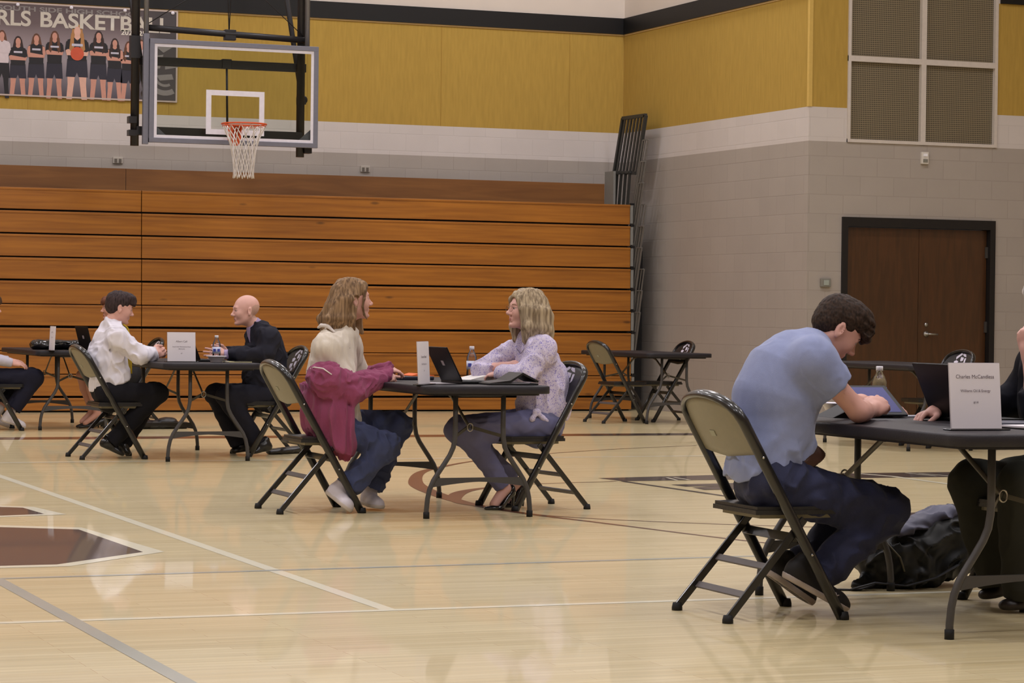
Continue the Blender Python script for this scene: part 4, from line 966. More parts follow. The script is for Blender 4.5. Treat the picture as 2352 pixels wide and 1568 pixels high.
def short_hair(F, curlf=None, fringe=True, side=.0):
    H = [F.ell((-.018, 0, .042), (.102, .083, .086)), F.ell((-.050, 0, -.010), (.058, .070, .060), k=.03), F.ell((.045, 0, .085), (.060, .066, .040), k=.03)]
    if fringe: H += [F.ell((.082, .0, .068), (.030, .056, .034), k=.02), F.ell((.092, -.012, .050), (.020, .040, .022), k=.02)]
    H += [F.ell((.070, 0, -.030), (.056, .10, .070), k=.012, sub=True), F.ell((-.006, -.094, -.014), (.028, .030, .036), k=.008, sub=True), F.ell((-.006, .094, -.014), (.028, .030, .036), k=.008, sub=True), F.ell((.03, 0, -.115), (.12, .12, .055), k=.012, sub=True)]
    return H
def P_R1():
    Ym = 8.975; N = Ym-.17; Fa = Ym+.17; v = lambda x, y, Y=Ym: V3(x, y, Y)
    e = person('person in light blue short-sleeved shirt and dark jeans bending over a tablet', (4.62, Ym, 0))
    F = Fr(v(1924, 754), eul(-8, -42, 4), 1.0)
    T = [(v(1768, 1085), .135), (v(1765, 1000), .125), (v(1783, 915), .155), (v(1806, 860), .145), (v(1832, 822), .110)]
    J = dict(shN=v(1868, 832, N), shF=v(1850, 820, Fa), elN=v(1972, 945, 8.79), wrN=v(2000, 942, 9.12), elF=v(1962, 930, 9.28), wrF=v(2005, 926, 9.42),
             hpN=v(1775, 1112, Ym-.095), hpF=v(1760, 1112, Ym+.095), knN=v(2034, 1174, Ym-.13), knF=v(1985, 1158, Ym+.12), anN=v(1868, 1335, Ym-.12), anF=v(1822, 1318, Ym+.09))
    J['elN'][2] = max(J['elN'][2], .79); J['elF'][2] = max(J['elF'][2], .79); J['wrF'][2] = max(J['wrF'][2], .79); nb = v(1866, 796)
    hn = dict(W=J['wrN'], d=(.62, .25, .30), back=(-.2, -.75, .65), thumb=(.0, .6, .7), curl=(.85, .95, 1.0, 1.05), tc=1.0, s=1.02)
    hf = dict(W=J['wrF'], d=(.9, -.1, -.15), back=(0, .2, .9), thumb=(0, -1, 0), curl=(.3, .3, .35, .4))
    body = body_core(T, 1.1, 0, 0, J, [hn, hf], neck=nb, F=F, fa=1.0)
    sdf_mesh('body', body, .004, [sk_l, lip_m], e, paints=head_paints(F)); face_parts(e, F, br_dark)
    m_sh = mat('light_blue_jersey', (136, 146, 184), .85, var=.07, scale=40, bump=.15, bscale=400, sheen=.2)
    S = top(T, 1.12, J, upper_only=(.50, .066), ru=.082, shr=.080)
    S += [cone(v(1768, 1000), v(1748, 1085), .122, .132, k=.04, sc=(1, 1.3, 1)), cone(v(1792, 955), v(1815, 1010), .10, .085, k=.04, sc=(1, 1.4, 1))]
    S += [cone(lerp(nb, F.p(-.022, 0, -.075), .10), lerp(nb, F.p(-.022, 0, -.075), .40), .074, .064, k=.02, clips=[limb_end(nb, F.p(-.022, 0, -.075), .40)])]
    hemcut(S, v(1700, 1090), v(1850, 1034), .66)
    wn = fold(11, .007, (18, 14, 9)); dd = fold(12, .010, (14, 11, 12), .8); df = fold(13, .008, (26, 10, 20), .9)
    zl = v(0, 960)[2]; ac = lerp(J['shN'], J['elN'], .3)
    def disp(P):
        low = np.clip((zl-P[..., 2])/.12, 0, 1); ar = np.clip(1-np.linalg.norm(P-ac, axis=-1)/.13, 0, 1)
        return wn(P)*.5+dd(P)*low+df(P)*ar
    m_cuff = mat('light_blue_rib', (126, 136, 172), .9, bump=.4, bscale=500)
    sl = limb_end(J['shN'], J['elN'], .43)
    sdf_mesh('shirt', S, .005, m_sh, e, disp=disp)
    m_j = mat('dark_indigo_denim', (35, 39, 68), .8, sheen=.05, **den)
    Tr = trousers(J, (v(1765, 1100), v(1775, 1120)), rt=.100, rk=.084, hemr=.062, hem=1.0, pelvis=.125, sy=1.35)
    Tr[0].clips.append((A_((0, 0, .428)), A_((0, 0, -1))))
    wj = fold(21, .013, (15, 13, 15), .85)
    sdf_mesh('jeans', Tr, .005, m_j, e, disp=wj)
    m_belt = mat('brown_leather', (70, 44, 32), .5)
    sdf_mesh('belt', [cone(v(1795, 1062), v(1842, 1070), .105, .098, k=.02, sc=(1, 1.35, 1), clips=[(v(1830, 1070), A_((.5, 0, -.9))), (v(1830, 1040), A_((-.5, 0, .9)))])], .006, m_belt, e)
    m_s = mat('black_canvas_shoe', (26, 24, 26), .7); m_so = mat('white_rubber_sole', (176, 164, 158), .6)
    sh, Fs, s = make_shoe('shoe', e, v(1792, 1322, 8.82), v(1945, 1412, 8.83), J['anN'], [m_s, m_so], upv=(.3, -.12, .9), vox=.0045)
    lg = MB(); o3 = Vector(e.location)
    def tp(x, z): return Vector(Fs.p(x*s, -.047, z))-o3
    for a, b in (((.17, .045), (.185, .03)), ((.185, .03), (.20, .045)), ((.17, .032), (.185, .047)), ((.185, .047), (.20, .032))): lg.tube([tp(*a), tp(*b)], .0025, 5)
    lg.build('shoe_logo', m_so, sh)
    make_shoe('shoe', e, v(1760, 1318, 9.02), v(1862, 1398, 9.10), J['anF'], [m_s, m_so], upv=(.3, -.12, .9), vox=.0045)
    hm = hair_mat('brown_hair', (36, 27, 22), (64, 48, 38), f=(120, 120, 60))
    def curl(P):
        q = (P-F.o) @ F.R; fr = np.clip((q[..., 0]-.02)/.06, 0, 1)
        return -(.001+.007*fr)*vnoise(q*(48), 3)-(.001+.003*fr)*vnoise(q*110, 4)-.0022*vnoise(q*A_((60, 160, 160)), 5)
    H = short_hair(F); H[2].r = A_((.066, .070, .046))
    H += [F.ell((.100, .0, .052), (.026, .050, .034), k=.02), F.ell((.02, 0, .098), (.07, .06, .034), k=.03)]
    H = [h for h in H if not h.sub]+[h for h in H if h.sub]
    sdf_mesh('hair', H, .004, hm, e, disp=curl)
P_R1()

def P_M1():
    Ym = 14.31; v = lambda x, y, Y=Ym: V3(x, y, Y)
    e = person('person with long fair hair, cream shirt and maroon jacket slipped off the shoulders', (4.45, Ym, 0))
    F = Fr(v(810, 687), eul(-2, 3, 0), 1.0)
    T = [(v(785, 985), .110), (v(772, 910), .105), (v(765, 840), .112), (v(769, 800), .092)]
    J = dict(shN=v(752, 800, Ym-.12), shF=v(800, 794, Ym+.12), elN=v(803, 893, Ym-.16), wrN=v(874, 866, Ym-.06), elF=v(832, 872, Ym+.20), wrF=v(874, 852, Ym+.12), cuF=v(896, 849, Ym+.08), cuN=v(894, 863, Ym-.04),
             hpN=v(762, 985, Ym-.09), hpF=v(785, 975, Ym+.09), knN=v(890, 1022, Ym-.20), knF=v(915, 975, Ym+.06), anN=v(800, 1118, Ym-.16), anF=v(852, 1118, Ym+.06))
    nb = v(786, 765)
    hn = dict(W=J['wrN'], d=(.85, .1, .05), back=(.2, -.6, .7), thumb=(.2, .6, .6), curl=(.9, .95, 1.0, 1.05), tc=.8, s=.95)
    hf = dict(W=J['wrF'], d=(.9, -.1, .12), back=(.1, -.3, .9), thumb=(.2, -.8, .4), curl=(.35, .5, .6, .7), tc=.5, s=.95)
    body = body_core(T, 1.1, 0, 0, J, [hn, hf], neck=nb, F=F, fa=.85, male=False)
    sdf_mesh('body', body, .004, [sk_l, lip_m], e, paints=head_paints(F)); face_parts(e, F, br_fair)
    m_c = mat('cream_cotton', (212, 202, 188), .9, var=.05, scale=30, bump=.15, bscale=300)
    S = top(T, 1.15, J, upper_only=(1.0, .056), ru=.052, shr=.055, k=.08)
    S += [cone(lerp(nb, F.p(-.022, 0, -.075), .0), lerp(nb, F.p(-.022, 0, -.075), .28), .078, .072, k=.015, clips=[limb_end(nb, F.p(-.022, 0, -.075), .26)]),
          cone(v(782, 930), v(790, 955), .09, .085, k=.03, sc=(1, 1.2, 1)),
          cone(v(766, 815), lerp(v(766, 800), nb, .8), .100, .072, k=.06, sc=(1, 1.25, 1)), cone(v(752, 798, Ym-.05), v(744, 862, Ym-.05), .070, .088, k=.07), cone(v(744, 862, Ym-.05), v(752, 915, Ym-.04), .088, .09, k=.06)]
    fl = fold(31, .011, (24, 18, 4), .8)
    sdf_mesh('shirt', S, .005, m_c, e, disp=fl)
    m_w = mat('white_collar', (222, 214, 210), .8)
    # open collar standing behind the hair
    C = chain([v(731, 752, Ym+.02), v(738, 747, Ym-.03), v(752, 748, Ym-.08), v(768, 762, Ym-.11)], [.007, .010, .012, .006], k=.008)
    sdf_mesh('collar', C, .004, m_w, e)
    MB().tube([Vector(v(800, 778, Ym-.125))-Vector(e.location), Vector(v(803, 800, Ym-.135))-Vector(e.location)], .003, 5).build('button_placket', mat('placket_shadow_thread', (120, 110, 108), .8), e)
    m_m = mat('maroon_fleece', (140, 66, 98), .95, var=.12, scale=14, sheen=.08, bump=.3, bscale=220)
    Jk = [cone(v(742, 880, Ym-.02), v(752, 960, Ym-.02), .115, .135, k=.05, sc=(1, 1.45, 1)), cone(v(755, 960, Ym-.04), v(782, 1012, Ym-.08), .125, .085, k=.05, sc=(1, 1.25, 1)),
          cone(v(778, 960, Ym-.20), v(795, 1020, Ym-.22), .080, .072, k=.05, sc=(1, .6, 1)), cone(v(735, 868, Ym-.16), v(755, 872, Ym-.19), .072, .078, k=.05),
          cone(v(752, 870, Ym-.19), J['elN'], .085, .086, k=.04), cone(J['elN'], lerp(J['elN'], J['wrN'], .5), .086, .066, k=.03), cone(lerp(J['elN'], J['wrN'], .5), J['cuN'], .066, .046, k=.02, clips=[limb_end(J['wrN'], J['cuN'], 1.0)]),
          cone(v(818, 862, Ym+.15), J['elF'], .050, .060, k=.04), cone(J['elF'], J['cuF'], .062, .042, k=.02, clips=[limb_end(J['wrF'], J['cuF'], 1.0)]),
          cone(v(800, 800, Ym+.3), v(800, 800, Ym+.3), .001, k=.001)]
    Jk = Jk[:-1]
    for p in Jk[:3]: p.clips.append((v(760, 868), A_((-.25, 0, .96))))
    f1 = fold(41, .014, (22, 20, 5), .95); f2 = fold(42, .013, (18, 26, 22), .9); zj = v(0, 905)[2]
    def dj(P):
        t = np.clip((P[..., 2]-zj)/.06, 0, 1); return f1(P)*(1-t)+f2(P)*t
    m_md = mat('maroon_hem_rib', (118, 46, 66), .95, bump=.4, bscale=300)
    jk = sdf_mesh('jacket', Jk, .005, [m_m, m_md], e, disp=dj, paints=[(cone(v(748, 1040), v(800, 1052), .05, sc=(1, 6, .5)), 1)])
    o3 = Vector(e.location)
    MB().tube([Vector(v(704, 850, Ym-.10))-o3, Vector(v(722, 843, Ym-.22))-o3, Vector(v(742, 846, Ym-.27))-o3, Vector(v(762, 860, Ym-.29))-o3], .0035, 6).build('collar_piping', m_w, jk)
    m_jn = mat('blue_denim', (62, 70, 104), .85, sheen=.05, **den)
    Tr = trousers(J, (v(778, 975), v(785, 995)), rt=.085, rk=.070, hemr=.072, hem=1.0, pelvis=.110, sy=1.3)
    sdf_mesh('jeans', Tr, .005, m_jn, e, disp=fold(51, .013, (16, 14, 16), .85))
    m_ws = mat('white_leather_sneaker', (206, 198, 204), .5); m_wo = mat('off_white_sole', (190, 178, 168), .6)
    make_shoe('shoe', e, v(752, 1136, Ym-.10), v(800, 1180, Ym-.26), J['anN'], [m_ws, m_wo], upv=(.5, -.1, .8))
    make_shoe('shoe', e, v(838, 1158, Ym+.10), v(870, 1172, Ym-.10), J['anF'], [m_ws, m_wo], upv=(.1, 0, 1))
    # hair: long straight locks from the parting to the shoulders
    H = [F.ell((-.022, 0, .036), (.100, .084, .092)), F.ell((.030, 0, .070), (.062, .070, .046), k=.02)]
    rr = random.Random(3)
    for s in (-1, 1):
        for i in range(9):
            a = -.095+.020*i
            x0 = a; top_ = F.p(x0*.55-.01, s*.045, .098-.04*abs(x0)); mid_ = F.p(x0*.95-.012, s*(.090-.02*abs(x0+.03)/.08), .0); low = F.p(x0*1.25-.055+.028*(i/8), s*(.095-.02*rr.random()), -.105); end = F.p(x0*1.15-.060+.055*(i/8), s*(.085-.02*rr.random()), -.185-.012*rr.random()-(.028 if i > 2 and s < 0 else 0))
            if x0 > .02 and s < 0: continue
            H += chain([top_, mid_, low, end], [.020, .021, .019, .010], k=.022)
    for i in range(7):
        y = -.07+.0235*i
        H += chain([F.p(-.085, y*.8, .06), F.p(-.115, y, -.03), F.p(-.135, y, -.11), F.p(-.150, y*.9, -.165)], [.022, .023, .020, .012], k=.022)
    H += chain([F.p(.060, .052, .085), F.p(.075, .068, .03), F.p(.05, .076, -.05), F.p(.05, .07, -.10)], [.014, .012, .010, .005], k=.008)
    H += [F.ell((.082, 0, -.020), (.050, .068, .082), k=.01, sub=True), F.ell((-.004, -.098, -.012), (.026, .022, .034), k=.006, sub=True), F.ell((.035, -.085, -.005), (.024, .026, .030), k=.006, sub=True)]
    H += chain([F.p(.060, -.050, .088), F.p(.058, -.072, .045), F.p(.046, -.080, .0), F.p(.036, -.078, -.045), F.p(.046, -.072, -.090), F.p(.064, -.062, -.120)], [.012, .009, .008, .007, .006, .003], k=.006)
    hm = hair_mat('dark_blond_hair', (96, 74, 54), (158, 128, 96), f=(80, 80, 2.2))
    sdf_mesh('hair', H, .0045, hm, e, disp=strands(8, .0028, F, (95, 95, 4)))
P_M1()

def floral_mat():
    m = bpy.data.materials.new('floral_blouse_cloth'); m.use_nodes = True; nt = m.node_tree; b = nt.nodes['Principled BSDF']
    tc = nd(nt, 'ShaderNodeTexCoord'); vo = nd(nt, 'ShaderNodeTexVoronoi'); vo.inputs['Scale'].default_value = 118; vo.inputs['Randomness'].default_value = 1
    nz = nd(nt, 'ShaderNodeTexNoise'); nz.inputs['Scale'].default_value = 90; nt.links.new(tc.outputs['Object'], nz.inputs['Vector'])
    mxv = nd(nt, 'ShaderNodeMix', data_type='VECTOR'); mxv.inputs[0].default_value = .03; nt.links.new(tc.outputs['Object'], mxv.inputs[4]); nt.links.new(nz.outputs['Color'], mxv.inputs[5])
    nt.links.new(mxv.outputs[1], vo.inputs['Vector'])
    r = nd(nt, 'ShaderNodeMapRange'); r.inputs[1].default_value = .30; r.inputs[2].default_value = .42; nt.links.new(vo.outputs['Distance'], r.inputs[0])
    vs_ = nd(nt, 'ShaderNodeSeparateColor'); nt.links.new(vo.outputs['Color'], vs_.inputs[0])
    g = nd(nt, 'ShaderNodeMath', operation='GREATER_THAN'); g.inputs[1].default_value = .74; nt.links.new(vs_.outputs[0], g.inputs[0])
    mxm = nd(nt, 'ShaderNodeMath', operation='MAXIMUM'); nt.links.new(r.outputs[0], mxm.inputs[0]); nt.links.new(g.outputs[0], mxm.inputs[1])
    mc = nd(nt, 'ShaderNodeMix', data_type='RGBA'); mc.inputs[6].default_value = lin((116, 106, 182))+(1,); mc.inputs[7].default_value = lin((202, 192, 212))+(1,)
    nt.links.new(mxm.outputs[0], mc.inputs[0]); nt.links.new(mc.outputs[2], b.inputs['Base Color']); b.inputs['Roughness'].default_value = .85
    return m
def P_M2():
    Ym = 14.27; v = lambda x, y, Y=Ym: V3(x, y, Y)
    e = person('person with shoulder-length blond hair and glasses in a white and violet floral blouse', (5.82, Ym, 0))
    F = Fr(v(1207, 711), eul(180, 5, 0), 1.0)
    T = [(v(1246, 968), .120), (v(1246, 925), .122), (v(1240, 870), .125), (v(1236, 825), .108)]
    J = dict(shN=v(1247, 806, Ym-.16), shF=v(1192, 803, Ym+.16), elN=v(1205, 862, Ym-.20), wrN=v(1150, 857, Ym+.04), elF=v(1112, 850, Ym+.24), wrF=v(1184, 838, Ym+.04),
             hpN=v(1250, 975, Ym-.09), hpF=v(1243, 972, Ym+.10), knN=v(1070, 990, Ym-.11), knF=v(1052, 985, Ym+.06), anN=v(1160, 1122, Ym-.10), anF=v(1184, 1108, Ym+.06))
    for k in ('elN', 'wrN', 'elF', 'wrF'): J[k][2] = max(J[k][2], .785)
    nb = v(1226, 778)
    hn = dict(W=J['wrN'], d=(-.5, .7, -.1), back=(-.2, -.1, .9), thumb=(.8, .4, .2), curl=(.4, .4, .45, .5), s=.92)
    hf = dict(W=J['wrF'], d=(.5, -.6, -.1), back=(0, -.2, .9), thumb=(-.8, -.3, .2), curl=(.5, .5, .55, .6), s=.92)
    body = body_core(T, 1.15, 0, 0, J, [hn, hf], neck=nb, F=F, fa=.92, male=False)
    body += [cone(J['anN'], v(1135, 1158, Ym-.12), .033, .028, k=.02), cone(J['anF'], v(1160, 1150, Ym+.06), .033, .028, k=.02)]
    sdf_mesh('body', body, .004, [sk_p, lip_m], e, paints=head_paints(F)); face_parts(e, F, br_fair)
    fm = floral_mat()
    S = top(T, 1.2, J, slv=1.0, ru=.072, re=.062, rw=.042, shr=.064)
    S[len(T)-1:]  # keep order
    for p in S:
        if p.kind == 'cone' and np.allclose(p.b, J['wrF']): p.clips = [limb_end(J['elF'], J['wrF'], .22)]
    vt = v(1212, 838, Ym-.02)
    S += [cone(v(1256, 880), v(1256, 935), .12, .125, k=.05, sc=(1, 1.2, 1)), cone(v(1240, 935), v(1245, 960), .128, .12, k=.03, sc=(1, 1.25, 1))]
    S += [cone(nb, lerp(nb, F.p(-.022, 0, -.075), .15), .085, .075, k=.02)]
    S += [cone(F.p(.03, 0, -.10), lerp(vt, nb, -.05)+A_((-.05, 0, 0)), .050, .020, k=.012, sub=True)]
    wf = fold(61, .013, (15, 13, 9), .85)
    fh = (v(1180, 905), A_((0, 0, 0)))
    for p in S:
        if p.kind == 'cone' and not p.sub and min(p.a[2], p.b[2]) < .72: p.clips.append((A_((v(1245, 950)[0], 0, v(1245, 950)[2])), A_((-.12, 0, -1))/1.007))
    bl = sdf_mesh('blouse', S, .005, fm, e, disp=wf)
    K = [ell(v(1233, 946, Ym-.17), (.026, .016, .020)), cone(v(1232, 950, Ym-.175), v(1222, 962, Ym-.18), .012, .016, k=.01), cone(v(1236, 950, Ym-.175), v(1254, 966, Ym-.18), .013, .017, k=.01)]
    sdf_mesh('waist_knot', K, .004, fm, e, disp=fold(63, .004, (40, 40, 40)))
    m_p = mat('slate_blue_trousers', (104, 104, 138), .8, var=.08, scale=20)
    Tr = trousers(J, (v(1248, 965), v(1240, 985)), rt=.098, rk=.074, hemr=.050, hem=.94, pelvis=.120, sy=1.35)
    sdf_mesh('trousers', Tr, .005, m_p, e, disp=fold(65, .007, (15, 14, 15), .8))
    m_hp = mat('black_patent_leather', (16, 15, 17), .15, spec=.6, coat=.6)
    for an, hl, to in ((J['anN'], v(1172, 1128, Ym-.10), v(1118, 1166, Ym-.13)), (J['anF'], v(1196, 1116, Ym+.06), v(1150, 1158, Ym+.04))):
        to[2] = .010; d = to-hl; Fs = Fr(hl, frame(d, (0, 0, 1)))
        L = float(np.linalg.norm(d)); fl_ = A_((to[0]-d[0]/L*.08, to[1], .012))
        P = [cone(hl+A_((0, 0, -.012)), fl_, .026, .034, k=.02, sc=(1, 1, .6)), cone(fl_, to, .034, .018, k=.015, sc=(1, 1, .6)), ell(hl+A_((.012, 0, .01)), (.018, .028, .030)), cone(hl+A_((.02, 0, -.01)), A_((hl[0]+.016, hl[1], .006)), .012, .006, k=.01)]
        P += [cone(fl_+A_((-.0, 0, .03)), hl+A_((-.02, 0, .055)), .030, .032, k=.01, sub=True)]
        sdf_mesh('heeled_shoe', P, .004, m_hp, e)
    # hair
    H = [F.ell((-.024, 0, .036), (.102, .086, .092)), F.ell((.026, 0, .068), (.064, .072, .046), k=.02)]
    rr = random.Random(5)
    for s in (-1, 1):
        for i in range(9):
            x0 = -.095+.0185*i; sw = .012*math.sin(i*1.3)
            top_ = F.p(x0*.55-.01, s*.045, .100-.04*abs(x0)); m1 = F.p(x0*.95-.010, s*(.094-.02*abs(x0+.03)/.08), .0); m2 = F.p(x0*1.05-.020+sw, s*(.098-.01*rr.random()), -.10); end = F.p(x0*1.1-.030+sw, s*(.09-.02*rr.random()), -.175-.02*rr.random()-.02*(8-i)/8)
            H += chain([top_, m1, m2, end], [.021, .023, .022, .012], k=.022)
    for i in range(7):
        y = -.07+.0235*i
        H += chain([F.p(-.085, y*.8, .06), F.p(-.122, y, -.03), F.p(-.135, y, -.12), F.p(-.158, y*.9, -.20)], [.024, .025, .023, .014], k=.022)
    for s in (-1, 1): H += chain([F.p(.062, s*.030, .092), F.p(.075, s*.058, .055), F.p(.058, s*.075, .0), F.p(.035, s*.084, -.08), F.p(.03, s*.07, -.15)], [.014, .013, .014, .014, .008], k=.01)
    H += [F.ell((.088, 0, -.022), (.050, .064, .086), k=.01, sub=True)]
    hm = hair_mat('ash_blond_hair', (122, 106, 86), (184, 166, 138), f=(80, 80, 2.2))
    sdf_mesh('hair', H, .0045, hm, e, disp=strands(9, .0028, F, (95, 95, 4)))
    # glasses
    g = MB(); o3 = Vector(e.location); m_gl = mat('thin_metal_glasses', (120, 104, 100), .3, metal=.7)
    for s in (-1, 1):
        g.tube([Vector(F.p(.106-.010*abs(math.cos(t)*.022+s*.0)*0-.25*(s*math.cos(t)*.024+.024)*.3, s*.031+.024*math.cos(t), -.004+.017*math.sin(t)))-o3 for t in [2*PI*k/18 for k in range(18)]], .0009, 5, closed=True)
        g.tube([Vector(F.p(.098, s*.056, .002))-o3, Vector(F.p(.06, s*.076, .004))-o3, Vector(F.p(0, s*.080, .0))-o3], .0009, 5)
    g.tube([Vector(F.p(.106, -.009, 0))-o3, Vector(F.p(.108, 0, .003))-o3, Vector(F.p(.106, .009, 0))-o3], .0014, 5)
    g.build('glasses', m_gl, e)
    nk = MB(); nk.tube([Vector(p)-o3 for p in (v(1212, 782, Ym-.06), v(1205, 800, Ym-.08), v(1196, 812, Ym-.06), v(1186, 800, Ym-.0))], .0015, 5); nk.build('necklace', mat('dark_cord', (60, 46, 50), .6), e)
P_M2()

crop_m = mat('cropped_hair_skin', (194, 156, 142), .7, var=.1, scale=60)
def simple_person(label, Ym, base, F, T, sy, J, nb, hands, male=True, skin=sk_l, brow=br_dark, topm=None, topk={}, fold_top=None, botm=None, botk={}, fold_bot=None, shoes=(), shoem=None, hairf=None, hairm=None, hairdisp=None, vox=.006, top_name='shirt', bot_name='trousers', extra_body=(), extra_top=(), arms=True, fa=1.0, hempts=None, pel=None, topfix=None):
    e = person(label, base)
    body = body_core(T, 1.1, 0, 0, J, hands, neck=nb, F=F, fa=fa, male=male)+list(extra_body)
    sdf_mesh('body', body, min(vox, .005), [skin, lip_m, crop_m], e, paints=([(F.ell((-.065, 0, -.012), (.062, .12, .058)), 2)] if brow is br_none else [])+head_paints(F)); face_parts(e, F, brow)
    S = top(T, sy, J, **topk)+list(extra_top)
    if hempts: hemcut(S, *hempts)
    if topfix: S = topfix(S)
    sdf_mesh(top_name, S, vox, topm, e, disp=fold_top)
    Tr = trousers(J, pel, **botk); sdf_mesh(bot_name, Tr, vox, botm, e, disp=fold_bot)
    for hl, to, an, k in shoes: make_shoe('shoe', e, hl, to, an, shoem, vox=vox, **k)
    if hairf: sdf_mesh('hair', hairf(F), min(vox, .005), hairm, e, disp=hairdisp)
    return e
m_blk = mat('black_trouser_cloth', (22, 21, 26), .85, var=.1, spec=.2); m_wsh = mat('white_dress_shirt', (222, 218, 228), .8, var=.02); m_suit = mat('charcoal_suit_cloth', (34, 34, 44), .85, var=.12, scale=60, spec=.2); m_bshoe = mat('black_leather_shoe', (16, 15, 16), .3, spec=.5, coat=.2)
def P_A1():
    Ym = 19.64; v = lambda x, y, Y=Ym: V3(x, y, Y)
    F = Fr(v(275, 706), eul(-2, -14, 0), 1.0)
    T = [(v(250, 900), .115), (v(249, 868), .122), (v(245, 825), .136), (v(250, 785), .118)]
    J = dict(shN=v(272, 778, Ym-.17), shF=v(258, 776, Ym+.17), elN=v(322, 832, Ym-.20), wrN=v(356, 820, Ym-.08), elF=v(312, 826, Ym+.20), wrF=v(349, 816, Ym+.03),
             hpN=v(252, 908, Ym-.09), hpF=v(248, 905, Ym+.09), knN=v(362, 903, Ym-.12), knF=v(352, 902, Ym+.10), anN=v(252, 1018, Ym-.10), anF=v(282, 1022, Ym+.10))
    for k in ('elN', 'wrN', 'elF', 'wrF'): J[k][2] = max(J[k][2], .795)
    nb = v(256, 745)
    hn = dict(W=J['wrN'], d=(.7, .35, .28), back=(.2, -.8, .4), thumb=(-.2, .1, .9), curl=(.75, .8, .85, .9), tc=.6)
    hf = dict(W=J['wrF'], d=(.8, -.35, .25), back=(.2, .8, .4), thumb=(-.2, -.1, .9), curl=(.7, .75, .8, .85), tc=.6)
    dN = np.linalg.norm(J['elN']-J['shN'])
    f1 = fold(71, .013, (18, 16, 11), .9)
    e = simple_person('person in a white dress shirt, yellow tie and black trousers with clasped hands', Ym, (4.5, Ym, 0), F, T, 1.12, J, nb, [hn, hf],
        topm=m_wsh, topk=dict(ru=.066, re=.062, rw=.046, slv=.95, shr=.066), fold_top=f1, botm=m_blk, botk=dict(rt=.095, rk=.075, hemr=.058, hem=.98, pelvis=.120), fold_bot=fold(72, .007, (12, 12, 12), .7),
        shoes=[(v(229, 1024, Ym-.10), v(284, 1049, Ym-.10), J['anN'], dict(kind='dress', upv=(.4, 0, .9))), (v(262, 1030, Ym+.10), v(298, 1048, Ym+.05), J['anF'], dict(kind='dress', upv=(.3, 0, .9)))], shoem=[m_bshoe],
        hairf=lambda F: short_hair(F)+[], hairm=hair_mat('dark_brown_hair', (40, 30, 32), (66, 52, 52), f=(90, 90, 20)), hairdisp=lambda P: -.004*vnoise((P-F.o) @ F.R*A_((60, 60, 30)), 2),
        extra_top=[cone(v(262, 890), v(264, 868), .105, .11, k=.04, sc=(1, 1.3, 1)), cone(nb, lerp(nb, F.p(-.022, 0, -.075), .45), .066, .060, k=.015, clips=[limb_end(nb, F.p(-.022, 0, -.075), .40)]), cone(v(244, 885, Ym), v(244, 900, Ym), .115, .112, k=.04, sc=(1, 1.2, 1))],
        hempts=(v(206, 893), v(288, 868), .66), pel=(v(246, 895), v(252, 912)))
    m_tie = mat('yellow_tie', (206, 178, 44), .6)
    o = Vector(e.location); t = MB()
    t.tube([Vector(v(283, 744, Ym-.03))-o, Vector(v(292, 752, Ym-.02))-o, Vector(v(300, 790, Ym))-o, Vector(v(297, 840, Ym))-o, Vector(v(299, 858, Ym))-o], [.012, .016, .022, .038, .030], 8, flat=(1.0, .3)); t.build('tie', m_tie, e)
P_A1()
